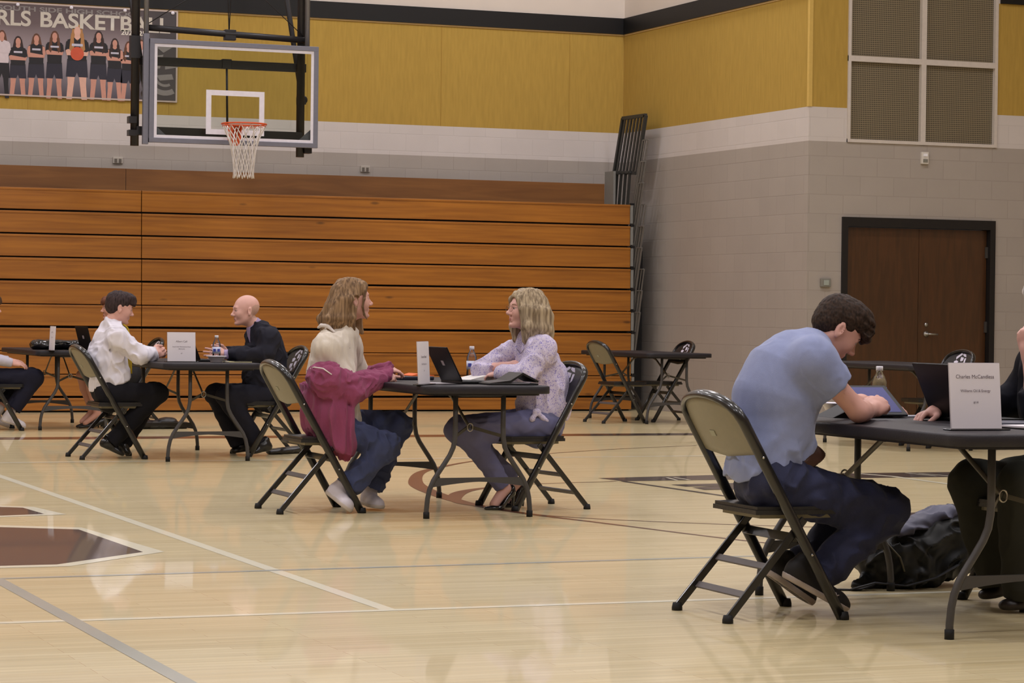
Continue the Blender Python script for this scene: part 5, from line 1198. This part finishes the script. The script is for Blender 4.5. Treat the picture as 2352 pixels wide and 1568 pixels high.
def P_A2():
    Ym = 19.85; v = lambda x, y, Y=Ym: V3(x, y, Y)
    F = Fr(v(564, 712), eul(180, -4, 0), 1.02)
    T = [(v(618, 900), .150), (v(612, 868), .150), (v(610, 820), .150), (v(606, 782), .130)]
    J = dict(shN=v(618, 778, Ym-.20), shF=v(588, 776, Ym+.20), elN=v(612, 824, Ym-.24), wrN=v(516, 814, Ym-.18), elF=v(585, 822, Ym+.24), wrF=v(520, 815, Ym+.10),
             hpN=v(626, 908, Ym-.09), hpF=v(620, 908, Ym+.09), knN=v(520, 910, Ym-.14), knF=v(496, 905, Ym+.10), anN=v(592, 1018, Ym-.12), anF=v(548, 1022, Ym+.08))
    for k in ('elN', 'elF', 'wrF'): J[k][2] = max(J[k][2], .80)
    nb = v(592, 752)
    hn = dict(W=J['wrN'], d=(-.95, .1, .05), back=(-.05, -.98, .1), thumb=(-.1, .1, .95), curl=(.12, .10, .14, .22), spread=.12, tc=.2)
    hf = dict(W=J['wrF'], d=(-.9, -.1, .1), back=(0, .9, .2), thumb=(0, 0, 1), curl=(.3, .3, .3, .3), tc=.3)
    m_ls = mat('lilac_shirt_cloth', (166, 148, 184), .8)
    f1 = fold(81, .012, (15, 14, 12), .85)
    e = simple_person('bald person in a dark suit and lilac shirt, gesturing with an open hand', Ym, (5.75, Ym, 0), F, T, 1.15, J, nb, [hn, hf], skin=sk_p, brow=br_none,
        topm=m_suit, topk=dict(ru=.070, re=.064, rw=.050, slv=.93, shr=.070), fold_top=f1, top_name='suit_jacket', botm=m_suit, botk=dict(rt=.098, rk=.080, hemr=.062, hem=.98, pelvis=.14), fold_bot=fold(82, .008, (11, 11, 11), .7),
        shoes=[(v(622, 1034, Ym-.12), v(574, 1047, Ym-.14), J['anN'], dict(kind='dress')), (v(574, 1036, Ym+.08), v(530, 1046, Ym+.06), J['anF'], dict(kind='dress'))], shoem=[m_bshoe],
        extra_top=[cone(v(600, 895), v(600, 860), .135, .14, k=.04, sc=(1, 1.3, 1)), cone(v(640, 880), v(640, 905), .11, .11, k=.05, sc=(1, 1.4, 1)), cone(v(582, 775, Ym+.04), F.p(.03, 0, -.13), .001, k=.001)][:2]+[cone(v(566, 760, Ym-.02), v(584, 800, Ym-.03), .040, .014, k=.012, sub=True)],
        hempts=None, pel=(v(620, 900), v(628, 912)))
    S = [cone(nb, lerp(nb, F.p(-.022, 0, -.075), .62), .064, .060, k=.015, clips=[limb_end(nb, F.p(-.022, 0, -.075), .60)]), cone(v(578, 758, Ym), v(588, 808, Ym), .040, .04, k=.02, sc=(1, 1.2, 1)),
         cone(lerp(J['elN'], J['wrN'], .8), J['wrN']+A_((-.012, 0, 0)), .040, .038, k=.01, clips=[limb_end(J['elN'], J['wrN'], 1.02)])]
    sdf_mesh('lilac_shirt', S, .005, m_ls, e)
    return
    m_st = mat('cropped_grey_hair', (168, 144, 126), .9)
    sdf_mesh('cropped_hair', [F.ell((-.030, 0, -.002), (.085, .0775, .062)), F.ell((.085, 0, -.02), (.085, .11, .12), k=.02, sub=True), F.ell((.0, 0, .095), (.12, .12, .055), k=.02, sub=True), F.ell((.03, 0, -.12), (.12, .12, .058), k=.02, sub=True), F.ell((-.008, -.092, -.014), (.026, .030, .036), k=.008, sub=True), F.ell((-.008, .092, -.014), (.026, .030, .036), k=.008, sub=True)], .005, m_st, e)
P_A2()
def P_B1():
    Ym = 24.25; v = lambda x, y, Y=Ym: V3(x, y, Y)
    F = Fr(v(-26, 705), eul(0, -5, 0), 1.0)
    T = [(v(-35, 868), .12), (v(-42, 835), .125), (v(-48, 800), .13), (v(-45, 768), .11)]
    J = dict(shN=v(-42, 762, Ym-.17), shF=v(-48, 760, Ym+.17), elN=v(-28, 822, Ym-.2), wrN=v(27, 833, Ym-.12), elF=v(-30, 822, Ym+.2), wrF=v(20, 828, Ym+.10),
             hpN=v(-30, 872, Ym-.09), hpF=v(-34, 870, Ym+.09), knN=v(78, 868, Ym-.10), knF=v(72, 866, Ym+.12), anN=v(28, 940, Ym-.10), anF=v(5, 930, Ym+.10))
    hn = dict(W=J['wrN'], d=(.95, 0, -.12), back=(0, -.3, .9), thumb=(0, .9, .2), curl=(.2, .25, .3, .3)); hf = dict(W=J['wrF'], d=(.95, 0, -.1), back=(0, .3, .9), thumb=(0, -.9, .2), curl=(.3, .3, .3, .3))
    m_g = mat('pale_grey_sweater', (190, 186, 200), .9); m_nv = mat('navy_trousers', (28, 28, 42), .85, spec=.2)
    simple_person('person in navy trousers and white high-top sneakers, cut off by the left edge', Ym, (4.3, Ym, 0), F, T, 1.1, J, v(-40, 742), [hn, hf], topm=m_g, topk=dict(ru=.062, re=.052, rw=.040, slv=.97, shr=.062), fold_top=fold(91, .007), botm=m_nv,
        botk=dict(rt=.098, rk=.085, hemr=.075, hem=.97, pelvis=.12), fold_bot=fold(92, .006), shoes=[(v(4, 968, Ym-.12), v(57, 982, Ym-.12), J['anN'], dict(upv=(.25, 0, 1))), (v(-30, 965, Ym+.1), v(20, 975, Ym+.1), J['anF'], dict())], shoem=[mat('white_canvas_high_top', (210, 202, 204), .6), m_wo_],
        hairf=lambda F: short_hair(F), hairm=hair_mat('brown_hair_b', (60, 42, 32), (92, 68, 50)), hairdisp=lambda P: -.004*vnoise(P*50, 2), pel=(v(-34, 866), v(-30, 876)))
m_wo_ = mat('off_white_sole', (190, 178, 168), .6)
P_B1()
def P_B2():
    Ym = 24.5; v = lambda x, y, Y=Ym: V3(x, y, Y)
    F = Fr(v(258, 708), eul(180, 0, 0), .95)
    T = [(v(296, 860), .105), (v(286, 832), .095), (v(270, 800), .10), (v(262, 775), .085)]
    J = dict(shN=v(268, 768, Ym-.13), shF=v(256, 768, Ym+.13), elN=v(270, 812, Ym-.16), wrN=v(232, 806, Ym-.1), elF=v(255, 812, Ym+.16), wrF=v(226, 806, Ym+.05),
             hpN=v(302, 868, Ym-.08), hpF=v(298, 868, Ym+.08), knN=v(205, 862, Ym-.08), knF=v(188, 862, Ym+.06), anN=v(224, 950, Ym-.06), anF=v(212, 945, Ym+.06))
    for k in ('elN', 'wrN', 'elF', 'wrF'): J[k][2] = max(J[k][2], .80)
    hn = dict(W=J['wrN'], d=(-.9, .1, -.1), back=(0, -.3, .9), thumb=(0, .9, .2)); hf = dict(W=J['wrF'], d=(-.9, -.1, -.1), back=(0, .3, .9), thumb=(0, -.9, .2))
    m_y = mat('yellow_knit', (206, 170, 52), .9); m_sk = mat('black_skirt', (24, 22, 24), .85)
    e = person('bare-legged person in a yellow top, hidden mostly behind the white-shirt student', (5.85, Ym, 0))
    body = body_core(T, 1.1, 0, 0, J, [hn, hf], neck=v(264, 750), F=F, fa=.85, male=False)+[cone(J['anN'], v(196, 972, Ym-.08), .030, .024, k=.02), cone(J['anF'], v(188, 968, Ym+.05), .030, .024, k=.02)]
    sdf_mesh('body', body, .006, [sk_m, lip_m], e, paints=head_paints(F)); face_parts(e, F, br_dark)
    S = top(T, 1.15, J, ru=.058, re=.048, rw=.038, slv=.95, shr=.058); sdf_mesh('yellow_top', S, .006, m_y, e, disp=fold(95, .006))
    K = [cone(v(298, 862), v(302, 872), .125, .12, k=.04, sc=(1, 1.3, 1)), cone(J['hpN'], lerp(J['hpN'], J['knN'], .75), .09, .075, k=.04), cone(J['hpF'], lerp(J['hpF'], J['knF'], .75), .09, .075, k=.04)]
    sdf_mesh('skirt', K, .006, m_sk, e)
    for an, hl, to in ((J['anN'], v(238, 966, Ym-.06), v(184, 976, Ym-.09)), (J['anF'], v(226, 962, Ym+.06), v(178, 972, Ym+.04))):
        sdf_mesh('shoe', [cone(hl, lerp(hl, to, .5)+A_((0, 0, -.02)), .028, .03, k=.02), cone(lerp(hl, to, .5)+A_((0, 0, -.02)), A_((to[0], to[1], .014)), .03, .018, k=.02, sc=(1, 1, .7)), cone(hl+A_((.0, 0, 0)), A_((hl[0], hl[1], .006)), .014, .008)], .005, m_bshoe, e)
    H = short_hair(F)+[F.ell((-.07, 0, -.02), (.05, .06, .08), k=.03)]; H = [h for h in H if not h.sub]+[h for h in H if h.sub]
    sdf_mesh('hair', H, .005, hair_mat('auburn_hair', (92, 56, 44), (122, 80, 62)), e, disp=lambda P: -.004*vnoise(P*50, 2))
P_B2()
def P_R2():
    Ym = 8.98; v = lambda x, y, Y=Ym: V3(x, y, Y)
    F = Fr(v(2412, 712), eul(180, -8, 0), 1.02)
    T = [(v(2455, 1095), .15), (v(2455, 1010), .155), (v(2440, 920), .155), (v(2425, 850), .135)]
    J = dict(shN=v(2440, 835, Ym-.20), shF=v(2385, 838, Ym+.20), elN=v(2385, 930, 8.72), wrN=v(2362, 810, 8.74), elF=v(2332, 925, Ym+.28), wrF=v(2152, 948, Ym+.12),
             hpN=v(2460, 1110, Ym-.10), hpF=v(2450, 1105, Ym+.10), knN=v(2345, 1120, Ym-.20), knF=v(2238, 1112, Ym+.12), anN=v(2352, 1370, Ym-.20), anF=v(2292, 1335, Ym+.12))
    for k in ('elN', 'elF', 'wrF'): J[k][2] = max(J[k][2], .80)
    J['wrF'][2] = .775
    nb = v(2425, 800)
    hn = dict(W=J['wrN'], d=(-.25, -.05, .95), back=(-.9, -.3, -.2), thumb=(.1, -.9, .1), curl=(1.0, 1.1, 1.15, 1.2), tc=.8)
    hf = dict(W=J['wrF'], d=(-.85, -.15, -.12), back=(-.05, .2, .95), thumb=(-.1, -.95, 0), curl=(.45, .6, .7, .75), tc=.7)
    m_nj = mat('black_navy_pullover', (19, 19, 27), .9, spec=.15); m_ol = mat('dark_olive_trousers', (54, 54, 48), .9, var=.12, spec=.15)
    body = None
    e = person('person in a black pullover and dark olive trousers cut off by the right edge', (5.85, Ym, 0))
    sdf_mesh('body', body_core(T, 1.1, 0, 0, J, [hn, hf], neck=nb, F=F), .005, [sk_p, lip_m], e, paints=head_paints(F)); face_parts(e, F, br_none)
    S = top(T, 1.15, J, ru=.082, re=.070, rw=.050, slv=.9, shr=.080)
    for p in S:
        if p.kind == 'cone' and np.allclose(p.b, J['wrN']): p.clips = [limb_end(J['elN'], J['wrN'], .10)]
    S.append(cone(nb, lerp(nb, F.p(-.022, 0, -.075), .5), .075, .066, k=.02, clips=[limb_end(nb, F.p(-.022, 0, -.075), .45)]))
    sdf_mesh('pullover', S, .006, m_nj, e, disp=fold(101, .008, (11, 11, 9), .7))
    Tr = trousers(J, (v(2452, 1095), v(2455, 1112)), rt=.11, rk=.090, hemr=.078, hem=1.0, pelvis=.15)
    sdf_mesh('trousers', Tr, .006, m_ol, e, disp=fold(102, .012, (9, 9, 7), .85))
    m_brn = mat('dark_brown_leather_shoe', (38, 30, 26), .4)
    make_shoe('shoe', e, v(2400, 1395, Ym-.2), v(2296, 1405, Ym-.22), J['anN'], [m_brn], kind='dress', vox=.006)
    make_shoe('shoe', e, v(2345, 1360, Ym+.12), v(2250, 1368, Ym+.12), J['anF'], [m_brn], kind='dress', vox=.006)
    sdf_mesh('hair', short_hair(F, fringe=False), .006, hair_mat('white_hair', (170, 164, 160), (210, 204, 200)), e, disp=lambda P: -.004*vnoise(P*50, 2))
P_R2()


# ============================================================= things on the tables
TT = .7425
m_paper = mat('white_paper', (226, 220, 226), .8, var=.01); m_ink = mat('print_ink', (110, 96, 104), .8); m_acr = mat('black_sign_foot', (16, 15, 16), .2)
m_clear = bpy.data.materials.new('clear_plastic'); m_clear.use_nodes = True
_nt = m_clear.node_tree; _nt.nodes.remove(_nt.nodes['Principled BSDF']); _t = nd(_nt, 'ShaderNodeBsdfTransparent'); _t.inputs[0].default_value = (.90, .90, .92, 1); _g = nd(_nt, 'ShaderNodeBsdfGlossy'); _g.inputs['Roughness'].default_value = .08
_f = nd(_nt, 'ShaderNodeLayerWeight'); _f.inputs[0].default_value = .35; _x = nd(_nt, 'ShaderNodeMixShader'); _nt.links.new(_f.outputs['Fresnel'], _x.inputs[0]); _nt.links.new(_t.outputs[0], _x.inputs[1]); _nt.links.new(_g.outputs[0], _x.inputs[2]); _nt.links.new(_x.outputs[0], _nt.nodes['Material Output'].inputs[0])
def sign(x, y, rz, lines, w, h, label, tilt=4, ink=None, foot=True):
    e = empty('name_sign', (x, y, TT), rz, label=label, cat='sign', group='name signs on the tables')
    Rm = Matrix.Rotation(math.radians(-tilt), 3, 'X')
    M = Rm.to_4x4()
    b = MB(); b.bx(-w/2, w/2, -.0015, .0015, .006, h); p = b.build('sign_card', m_paper, e); p.data.transform(M)
    b = MB(); b.bx(-w/2-.002, w/2+.002, .002, .0045, .004, h+.002); q = b.build('acrylic_holder', mat('acrylic_back', (196, 190, 196), .15), e); q.data.transform(M)
    if foot: MB().bx(-w/2-.02, w/2+.02, -.03, .03, .0, .005, bev=.002).build('sign_foot', m_acr, e)
    for s, z, size, sx in lines:
        t = text('sign_text', s, size, ink or m_ink, e, rot=RXZ, sx=sx); t.data.transform(M @ Matrix.Translation((0, -.0028, z))); t.parent = p; 
    return e
P = onZ(2223, 987, TT); sign(5.085, 8.25, -.02, [('Charles McCandless', .190, .0196, 1), ('Williams Oil & Energy', .140, .0140, 1), ('#14', .098, .013, 1)], .210, .246, 'large white name sign on the nearest table, in front of the open laptop', tilt=6)
P = onZ(416, 833, TT); sign(4.905, 19.28, 0, [('Albert Call', .150, .020, 1), ('South Side Maintenance Shop', .112, .0118, 1), ('(Bethesda)', .096, .0118, 1), ('#7', .062, .012, 1)], .216, .225, 'white name sign between the white-shirt student and the bald man', tilt=5)
P = onZ(978, 880, TT); sign(4.86, 13.66, math.radians(90-36), [('Steven Reed', .150, .020, 1), ('Ohio Medical Unit', .112, .0125, 1), ('#9', .075, .012, 1)], .216, .24, 'narrow-looking white name sign turned edgewise beside the laptop on the middle table', tilt=3)
P = onZ(110, 807, TT); sign(4.86, 23.95, math.radians(-89), [('Joel Fitz', .165, .020, 1), ('Farm Insurance', .12, .0125, 1), ('Co.', .105, .0125, 1), ('#4', .06, .012, 1)], .216, .225, 'narrow-looking white name sign on the farthest left table before the black bag', tilt=3)
m_lap = mat('black_laptop_shell', (15, 14, 16), .5, spec=.25); m_scr = mat('dark_screen', (12, 12, 16), .1); m_key = mat('laptop_keys', (30, 30, 34), .6); m_lg = mat('silver_square_badge', (170, 160, 166), .35)
def laptop(x, y, rz, open_deg, label, w=.30, d=.21, badge=True):
    """lid hinge along local y at x=0; the base reaches to +x, the lid back faces -x"""
    e = empty('laptop', (x, y, TT), rz, label=label, cat='laptop', group='open laptops on the tables')
    b = MB(); b.bx(0, d, -w/2, w/2, .001, .016, bev=.004); bs = b.build('base', m_lap, e)
    MB().bx(.03, .13, -w/2+.02, w/2-.02, .0161, .0175).build('keyboard', m_key, bs); MB().bx(.145, .20, -.05, .05, .0161, .0168).build('touchpad', m_key, bs)
    b = MB(); b.bx(-.004, .004, -w/2, w/2, .0, d, bev=.003); ld = b.build('lid', m_lap, e); M = Matrix.Translation((.004, 0, .016)) @ Matrix.Rotation(math.radians(90-open_deg), 4, 'Y')
    ld.data.transform(M); s = MB().bx(.0041, .005, -w/2+.01, w/2-.01, .012, d-.01).build('screen', m_scr, ld); s.data.transform(M)
    if badge: s = MB().bx(-.0052, -.0042, -.018, .018, d*.46, d*.60).build('badge', m_lg, ld); s.data.transform(M)
    return e
laptop(5.125, 13.95, .02, 117, 'black laptop with a small square badge, beside the woman in the floral blouse', w=.33, d=.215)
laptop(5.42, 8.97, .0, 114, 'black laptop behind the largest name sign on the nearest table', w=.34, d=.232, badge=False)
laptop(5.06, 19.55, .1, 112, 'black laptop hidden behind the name sign in front of the bald man', w=.32, d=.215, badge=False)
laptop(5.22, 24.12, .18, 105, 'black laptop with a small badge on the farthest left table', w=.30, d=.215)
m_cap = mat('white_bottle_cap', (224, 222, 230), .4); m_wl = mat('bottle_label_blue', (70, 80, 170), .4); m_wl2 = mat('bottle_label_white', (206, 210, 232), .4); m_snack = mat('pale_snack_fill', (206, 190, 150), .8, var=.3, scale=60)
def bottle(x, y, label, fill=None, dark=False):
    e = empty('plastic_bottle', (x, y, TT), label=label, cat='bottle', group='plastic bottles on the tables')
    pr = [(.0, 0), (.028, 0), (.0315, .006), (.0315, .05), (.029, .055), (.0315, .06), (.0315, .115), (.031, .135), (.024, .155), (.0145, .172), (.013, .186)]
    MB().lathe(pr, seg=20).build('bottle_shell', m_clear, e)
    if fill: MB().lathe([(0, .004), (.029, .005), (.029, .130), (.022, .148), (0, .150)], seg=18).build('contents', fill, e)
    MB().lathe([(0, .182), (.0150, .182), (.0150, .199), (.013, .201), (0, .201)], seg=16).build('cap', m_cap, e)
    lb = MB().lathe([(.0322, .062), (.0322, .112)], seg=24).build('paper_label', m_wl if dark else m_wl2, e)
    for a in (-2.3, -1.3, .6): MB().box((.0326*math.cos(a), .0326*math.sin(a), .087), (.001, .022, .022), rot=a).build('label_print', m_wl2 if dark else m_wl, lb)
P = onZ(2019, 893, TT)
def bot_at(px, py_base, Y, label, **k):
    p = onY(px, py_base, Y); bottle(p.x, Y, label, **k)
bot_at(2019, 930, 9.72, 'plastic bottle with a dark blue label and pale snack filling on the nearest table', fill=m_snack, dark=True)
bot_at(1083, 868, 14.75, 'water bottle beside the forearms of the woman in the floral blouse')
bot_at(497, 828, 19.55, 'water bottle by the open hand of the bald man')
bot_at(191, 806, 24.25, 'water bottle beside the laptop on the farthest left table')
m_bowl = mat('white_foam_bowl', (224, 220, 228), .5)
def bowl(x, y, label, s=1.0):
    e = empty('bowl', (x, y, TT), label=label, cat='bowl', group='white bowls on the tables'); e.scale = (s, s, s)
    MB().lathe([(0, .0), (.042, .0), (.046, .003), (.070, .046), (.082, .048), (.082, .052), (.068, .051), (.042, .006), (0, .006)], seg=28).build('bowl_body', m_bowl, e)
bowl(5.155, 19.20, 'white foam bowl in front of the bald man', .95); p = onY(1920, 940, 9.78); bowl(p.x, 9.78, 'white foam bowl half hidden behind the tablet case on the nearest table', .85)
# tablet in its folded case
m_case = mat('dark_tablet_case', (24, 24, 30), .6); m_tscr = mat('tablet_screen', (84, 88, 134), .15, var=.25, scale=4, emit=.05)
_p = onZ(2036, 960, TT); e = empty('tablet', (_p.x, _p.y, TT), math.radians(-6), label='tablet propped in a folding dark case under the hand of the student in light blue', cat='tablet')
b = MB(); b.prism([(.0, .0), (.24, .0), (.245, .10), (.235, .10), (.225, .008)], -.09, .09, 'x'); b.build('case_stand', m_case, e)
b = MB(); b.box((0, 0, 0), (.195, .265, .010), bev=.004); tb = b.build('tablet_body', m_case, e); M = Matrix.Translation((.085, 0, .090)) @ Matrix.Rotation(math.radians(-42+90-8), 4, 'Y'); 
M = Matrix.Translation((0, .123, .066)) @ Matrix.Rotation(math.radians(25), 4, 'X'); tb.data.transform(M)
s = MB().box((0, 0, .0056), (.155, .222, .001)).build('screen', m_tscr, tb); s.data.transform(M)
b = MB(); b.prism([(-.23, 0), (-.10, 0), (-.10, .06)], .01, .02, 'y'); b.prism([(-.23, 0), (-.10, 0), (-.10, .06), (-.105, .06)], .0201, .20, 'y'); b.build('case_flap', m_case, e)
p = onZ(2060, 958, TT); MB().tube([(-.07, -.01, .006), (.07, .01, .006)], .005, 8).build('pen', mat('white_pen', (206, 206, 216), .3), None, label='white pen lying beside the tablet on the nearest table', cat='pen').location = (5.40, 9.30, TT)
# papers at the right edge of the nearest table
def paper_stack(name, x, y, rz, w, d, n, m, label, cat, th=.0012, jit=.006):
    b = MB(); rr = random.Random(n)
    for i in range(n): b.box((rr.uniform(-jit, jit), rr.uniform(-jit, jit), th*(i+.5)), (w, d, th*.9), rot=rr.uniform(-.04, .04))
    o = b.build(name, m, None, label=label, cat=cat); o.location = (x, y, TT); o.rotation_euler.z = rz; return o
m_cover = mat('grey_folder_cover', (84, 84, 96), .5); m_pad = mat('yellow_pad_paper', (206, 198, 150), .8)
e = empty('notebook', (5.42, 8.34, TT), .1, label='open notebook with white pages right of the largest name sign', cat='notebook')
MB().bx(-.13, .13, -.09, .09, .0, .004, bev=.001).build('cover', m_acr, e); MB().bx(-.122, .122, -.083, .083, .0045, .012, bev=.001).build('pages', m_paper, e)
e = empty('folder', (5.44, 8.62, TT), -.1, label='dark grey folder lying behind the open notebook on the nearest table', cat='folder')
MB().bx(-.15, .15, -.11, .11, .0, .014, bev=.003).build('cover', m_cover, e)
# middle table: clipboard tablet, orange card, notebook, black folder
e = empty('tablet_case', (5.14, 14.72, TT), 0, label='dark closed tablet case in front of the hands of the maroon-jacket student', cat='case'); MB().bx(-.11, .11, -.14, .14, 0, .022, bev=.006).build('case_body', mat('navy_case', (26, 28, 42), .5), e)
e = empty('folded_card', (5.19, 14.70, TT+.0225), 0, label='bright orange folded card lying on the dark tablet case', cat='card'); b = MB(); b.prism([(-.07, 0), (.07, 0), (.07, .006), (-.03, .016), (-.035, .014), (-.07, .004)], -.09, .09, 'y'); b.build('card_sheet', mat('orange_card', (226, 108, 52), .7), e)
_p = onZ(1114, 874, TT); e = empty('notebook', (_p.x, _p.y, TT), .05, label='open spiral notebook with curved white pages near the folded arms', cat='notebook')
b = MB(); b.prism([(-.16, .004), (-.1, .02), (-.03, .034), (0, .012), (.05, .030), (.15, .024), (.17, .004)], -.11, .11, 'y'); b.build('pages', mat('notebook_pages', (222, 218, 214), .8), e); MB().bx(-.17, .18, -.115, .115, 0, .0038).build('cover', m_acr, e)
e = empty('sheet_of_paper', (5.10, 13.98, TT), .1, label='loose white sheet under the laptop on the middle table', cat='paper'); MB().bx(-.12, .10, -.10, .14, 0, .0009).build('sheet', m_paper, e)
e = empty('folder', (5.36, 13.72, TT), .0, label='black leather folder lying half open with a raised corner on the middle table', cat='folder')
m_fol = mat('black_leatherette', (26, 25, 28), .4, spec=.5)
b = MB(); b.bx(-.13, .17, -.10, .12, 0, .010, bev=.003); b.build('back_cover', m_fol, e)
b = MB(); b.prism([(-.12, .012), (.0, .026), (.075, .070), (.17, .024), (.168, .014), (.075, .058), (.0, .012)], -.10, .12, 'y'); b.build('raised_cover', m_fol, e)
MB().bx(-.10, .12, -.09, .11, .0102, .0118).build('inner_pad', m_paper, e)
# table of the bald man
e = empty('notebook', (5.34, 19.30, TT), 0, label='small notebook with a yellow edge lying before the bald man', cat='notebook'); MB().bx(-.09, .10, -.08, .08, .0, .006, bev=.001).build('pages', m_pad, e); MB().bx(-.04, .101, -.081, .081, .0062, .009, bev=.001).build('cover', m_acr, e)
e = empty('ointment_tin', (5.235, 19.22, TT), 0, label='small pale tin beside the white bowl before the bald man', cat='tin'); MB().lathe([(0, 0), (.022, 0), (.022, .010), (.020, .012), (0, .012)]).build('lid', mat('pale_tin', (206, 200, 180), .4), e)
# bag on the farthest left table
e = empty('handbag', (5.05, 24.55, TT), 0, label='glossy black handbag lying on the farthest left table', cat='bag')
sdf_mesh('bag_body', [ell((4.83, 24.55, TT+.045), (.055, .09, .045)), cone((4.87, 24.55, TT+.045), (5.25, 24.55, TT+.05), .048, .044, k=.03, sc=(1, 2.0, 1))], .006, mat('glossy_black_leather', (18, 17, 20), .22, spec=.6, coat=.3), e, disp=fold(110, .006, (20, 20, 30)))
MB().tube([(-.05, -.085, .06), (.02, -.12, .075), (.09, -.085, .06)], .008, 6).build('bag_handle', m_acr, e)
MB().box((.0, -.100, .06), (.04, .01, .012), bev=.003).build('bag_clasp', m_steel, e)
# flat bag on the floor behind the white-shirt student
p1 = onZ(318, 985, 0); p2 = onZ(440, 985, 0)
e = empty('shoulder_bag', (onZ(380, 984, 0).x, onZ(380, 984, 0).y, 0), 0, label='flat black bag lying on the floor between the left tables', cat='bag')
c = A_(onZ(375, 984, 0)); sdf_mesh('bag_body', [cone(c+A_((-.22, 0, .04)), c+A_((.22, .0, .035)), .045, .03, k=.03, sc=(1, 2.6, 1)), ell(c+A_((.03, 0, .07)), (.10, .12, .04))], .007, m_fol, e, disp=fold(111, .008, (14, 14, 20)))
# flat bag by the feet of the bald man
c = A_(onZ(652, 1043, 0)); e = empty('document_bag', tuple(c), 0, label='flat dark bag on the floor behind the shoes of the bald man', cat='bag')
sdf_mesh('bag_body', [cone(c+A_((-.12, .0, .02)), c+A_((.16, .15, .03)), .022, .03, k=.02, sc=(1, 2.5, 1))], .007, m_fol, e, disp=fold(112, .004, (14, 14, 20)))
# backpack under the nearest table
m_bp = mat('black_nylon', (19, 20, 20), .55, var=.2, scale=20); m_bpg = mat('grey_nylon', (84, 84, 104), .6); m_strap = mat('webbing_strap', (40, 40, 44), .7); m_kh = mat('khaki_webbing', (96, 90, 74), .7)
c = A_((5.70, 9.78, 0))
e = empty('backpack', tuple(c), 0, label='black backpack with a grey top lying on the floor under the nearest table', cat='backpack')
BPp = [rbox(c+A_((.06, 0, .14)), (.22, .15, .12), np.array(Matrix.Rotation(-.30, 3, 'Y'), dtype=np.float32), rnd=.07, k=.05), ell(c+A_((-.13, -.02, .11)), (.11, .12, .10), k=.05), cone(c+A_((-.20, -.06, .03)), c+A_((-.30, -.08, .012)), .03, .012, k=.03), ell(c+A_((.20, 0, .22)), (.10, .12, .10), k=.05)]
sdf_mesh('bag_body', BPp, .006, m_bp, e, disp=fold(121, .020, (15, 15, 15), .95))
sdf_mesh('top_pocket', [cone(c+A_((-.10, -.05, .235)), c+A_((.16, -.02, .315)), .030, .040, k=.03, sc=(1, 2.2, .8))], .006, m_bpg, e, disp=fold(122, .010, (18, 18, 18), .9))
b = MB(); b.tube([(-.24, -.13, .17), (-.20, -.16, .20), (-.14, -.165, .14), (-.12, -.17, .08)], .014, 6, flat=(1, .3)); b.build('strap', m_kh, e)
b = MB(); b.tube([(-.36, -.14, .006), (-.26, -.17, .035), (-.12, -.19, .02), (.02, -.19, .05), (.14, -.17, .10)], .012, 6, flat=(1, .35)); b.build('strap', m_strap, e)
b = MB(); b.tube([(-.40, -.10, .004), (-.32, -.14, .004), (-.24, -.12, .02)], .016, 6, flat=(1, .25)); b.build('strap', m_strap, e)
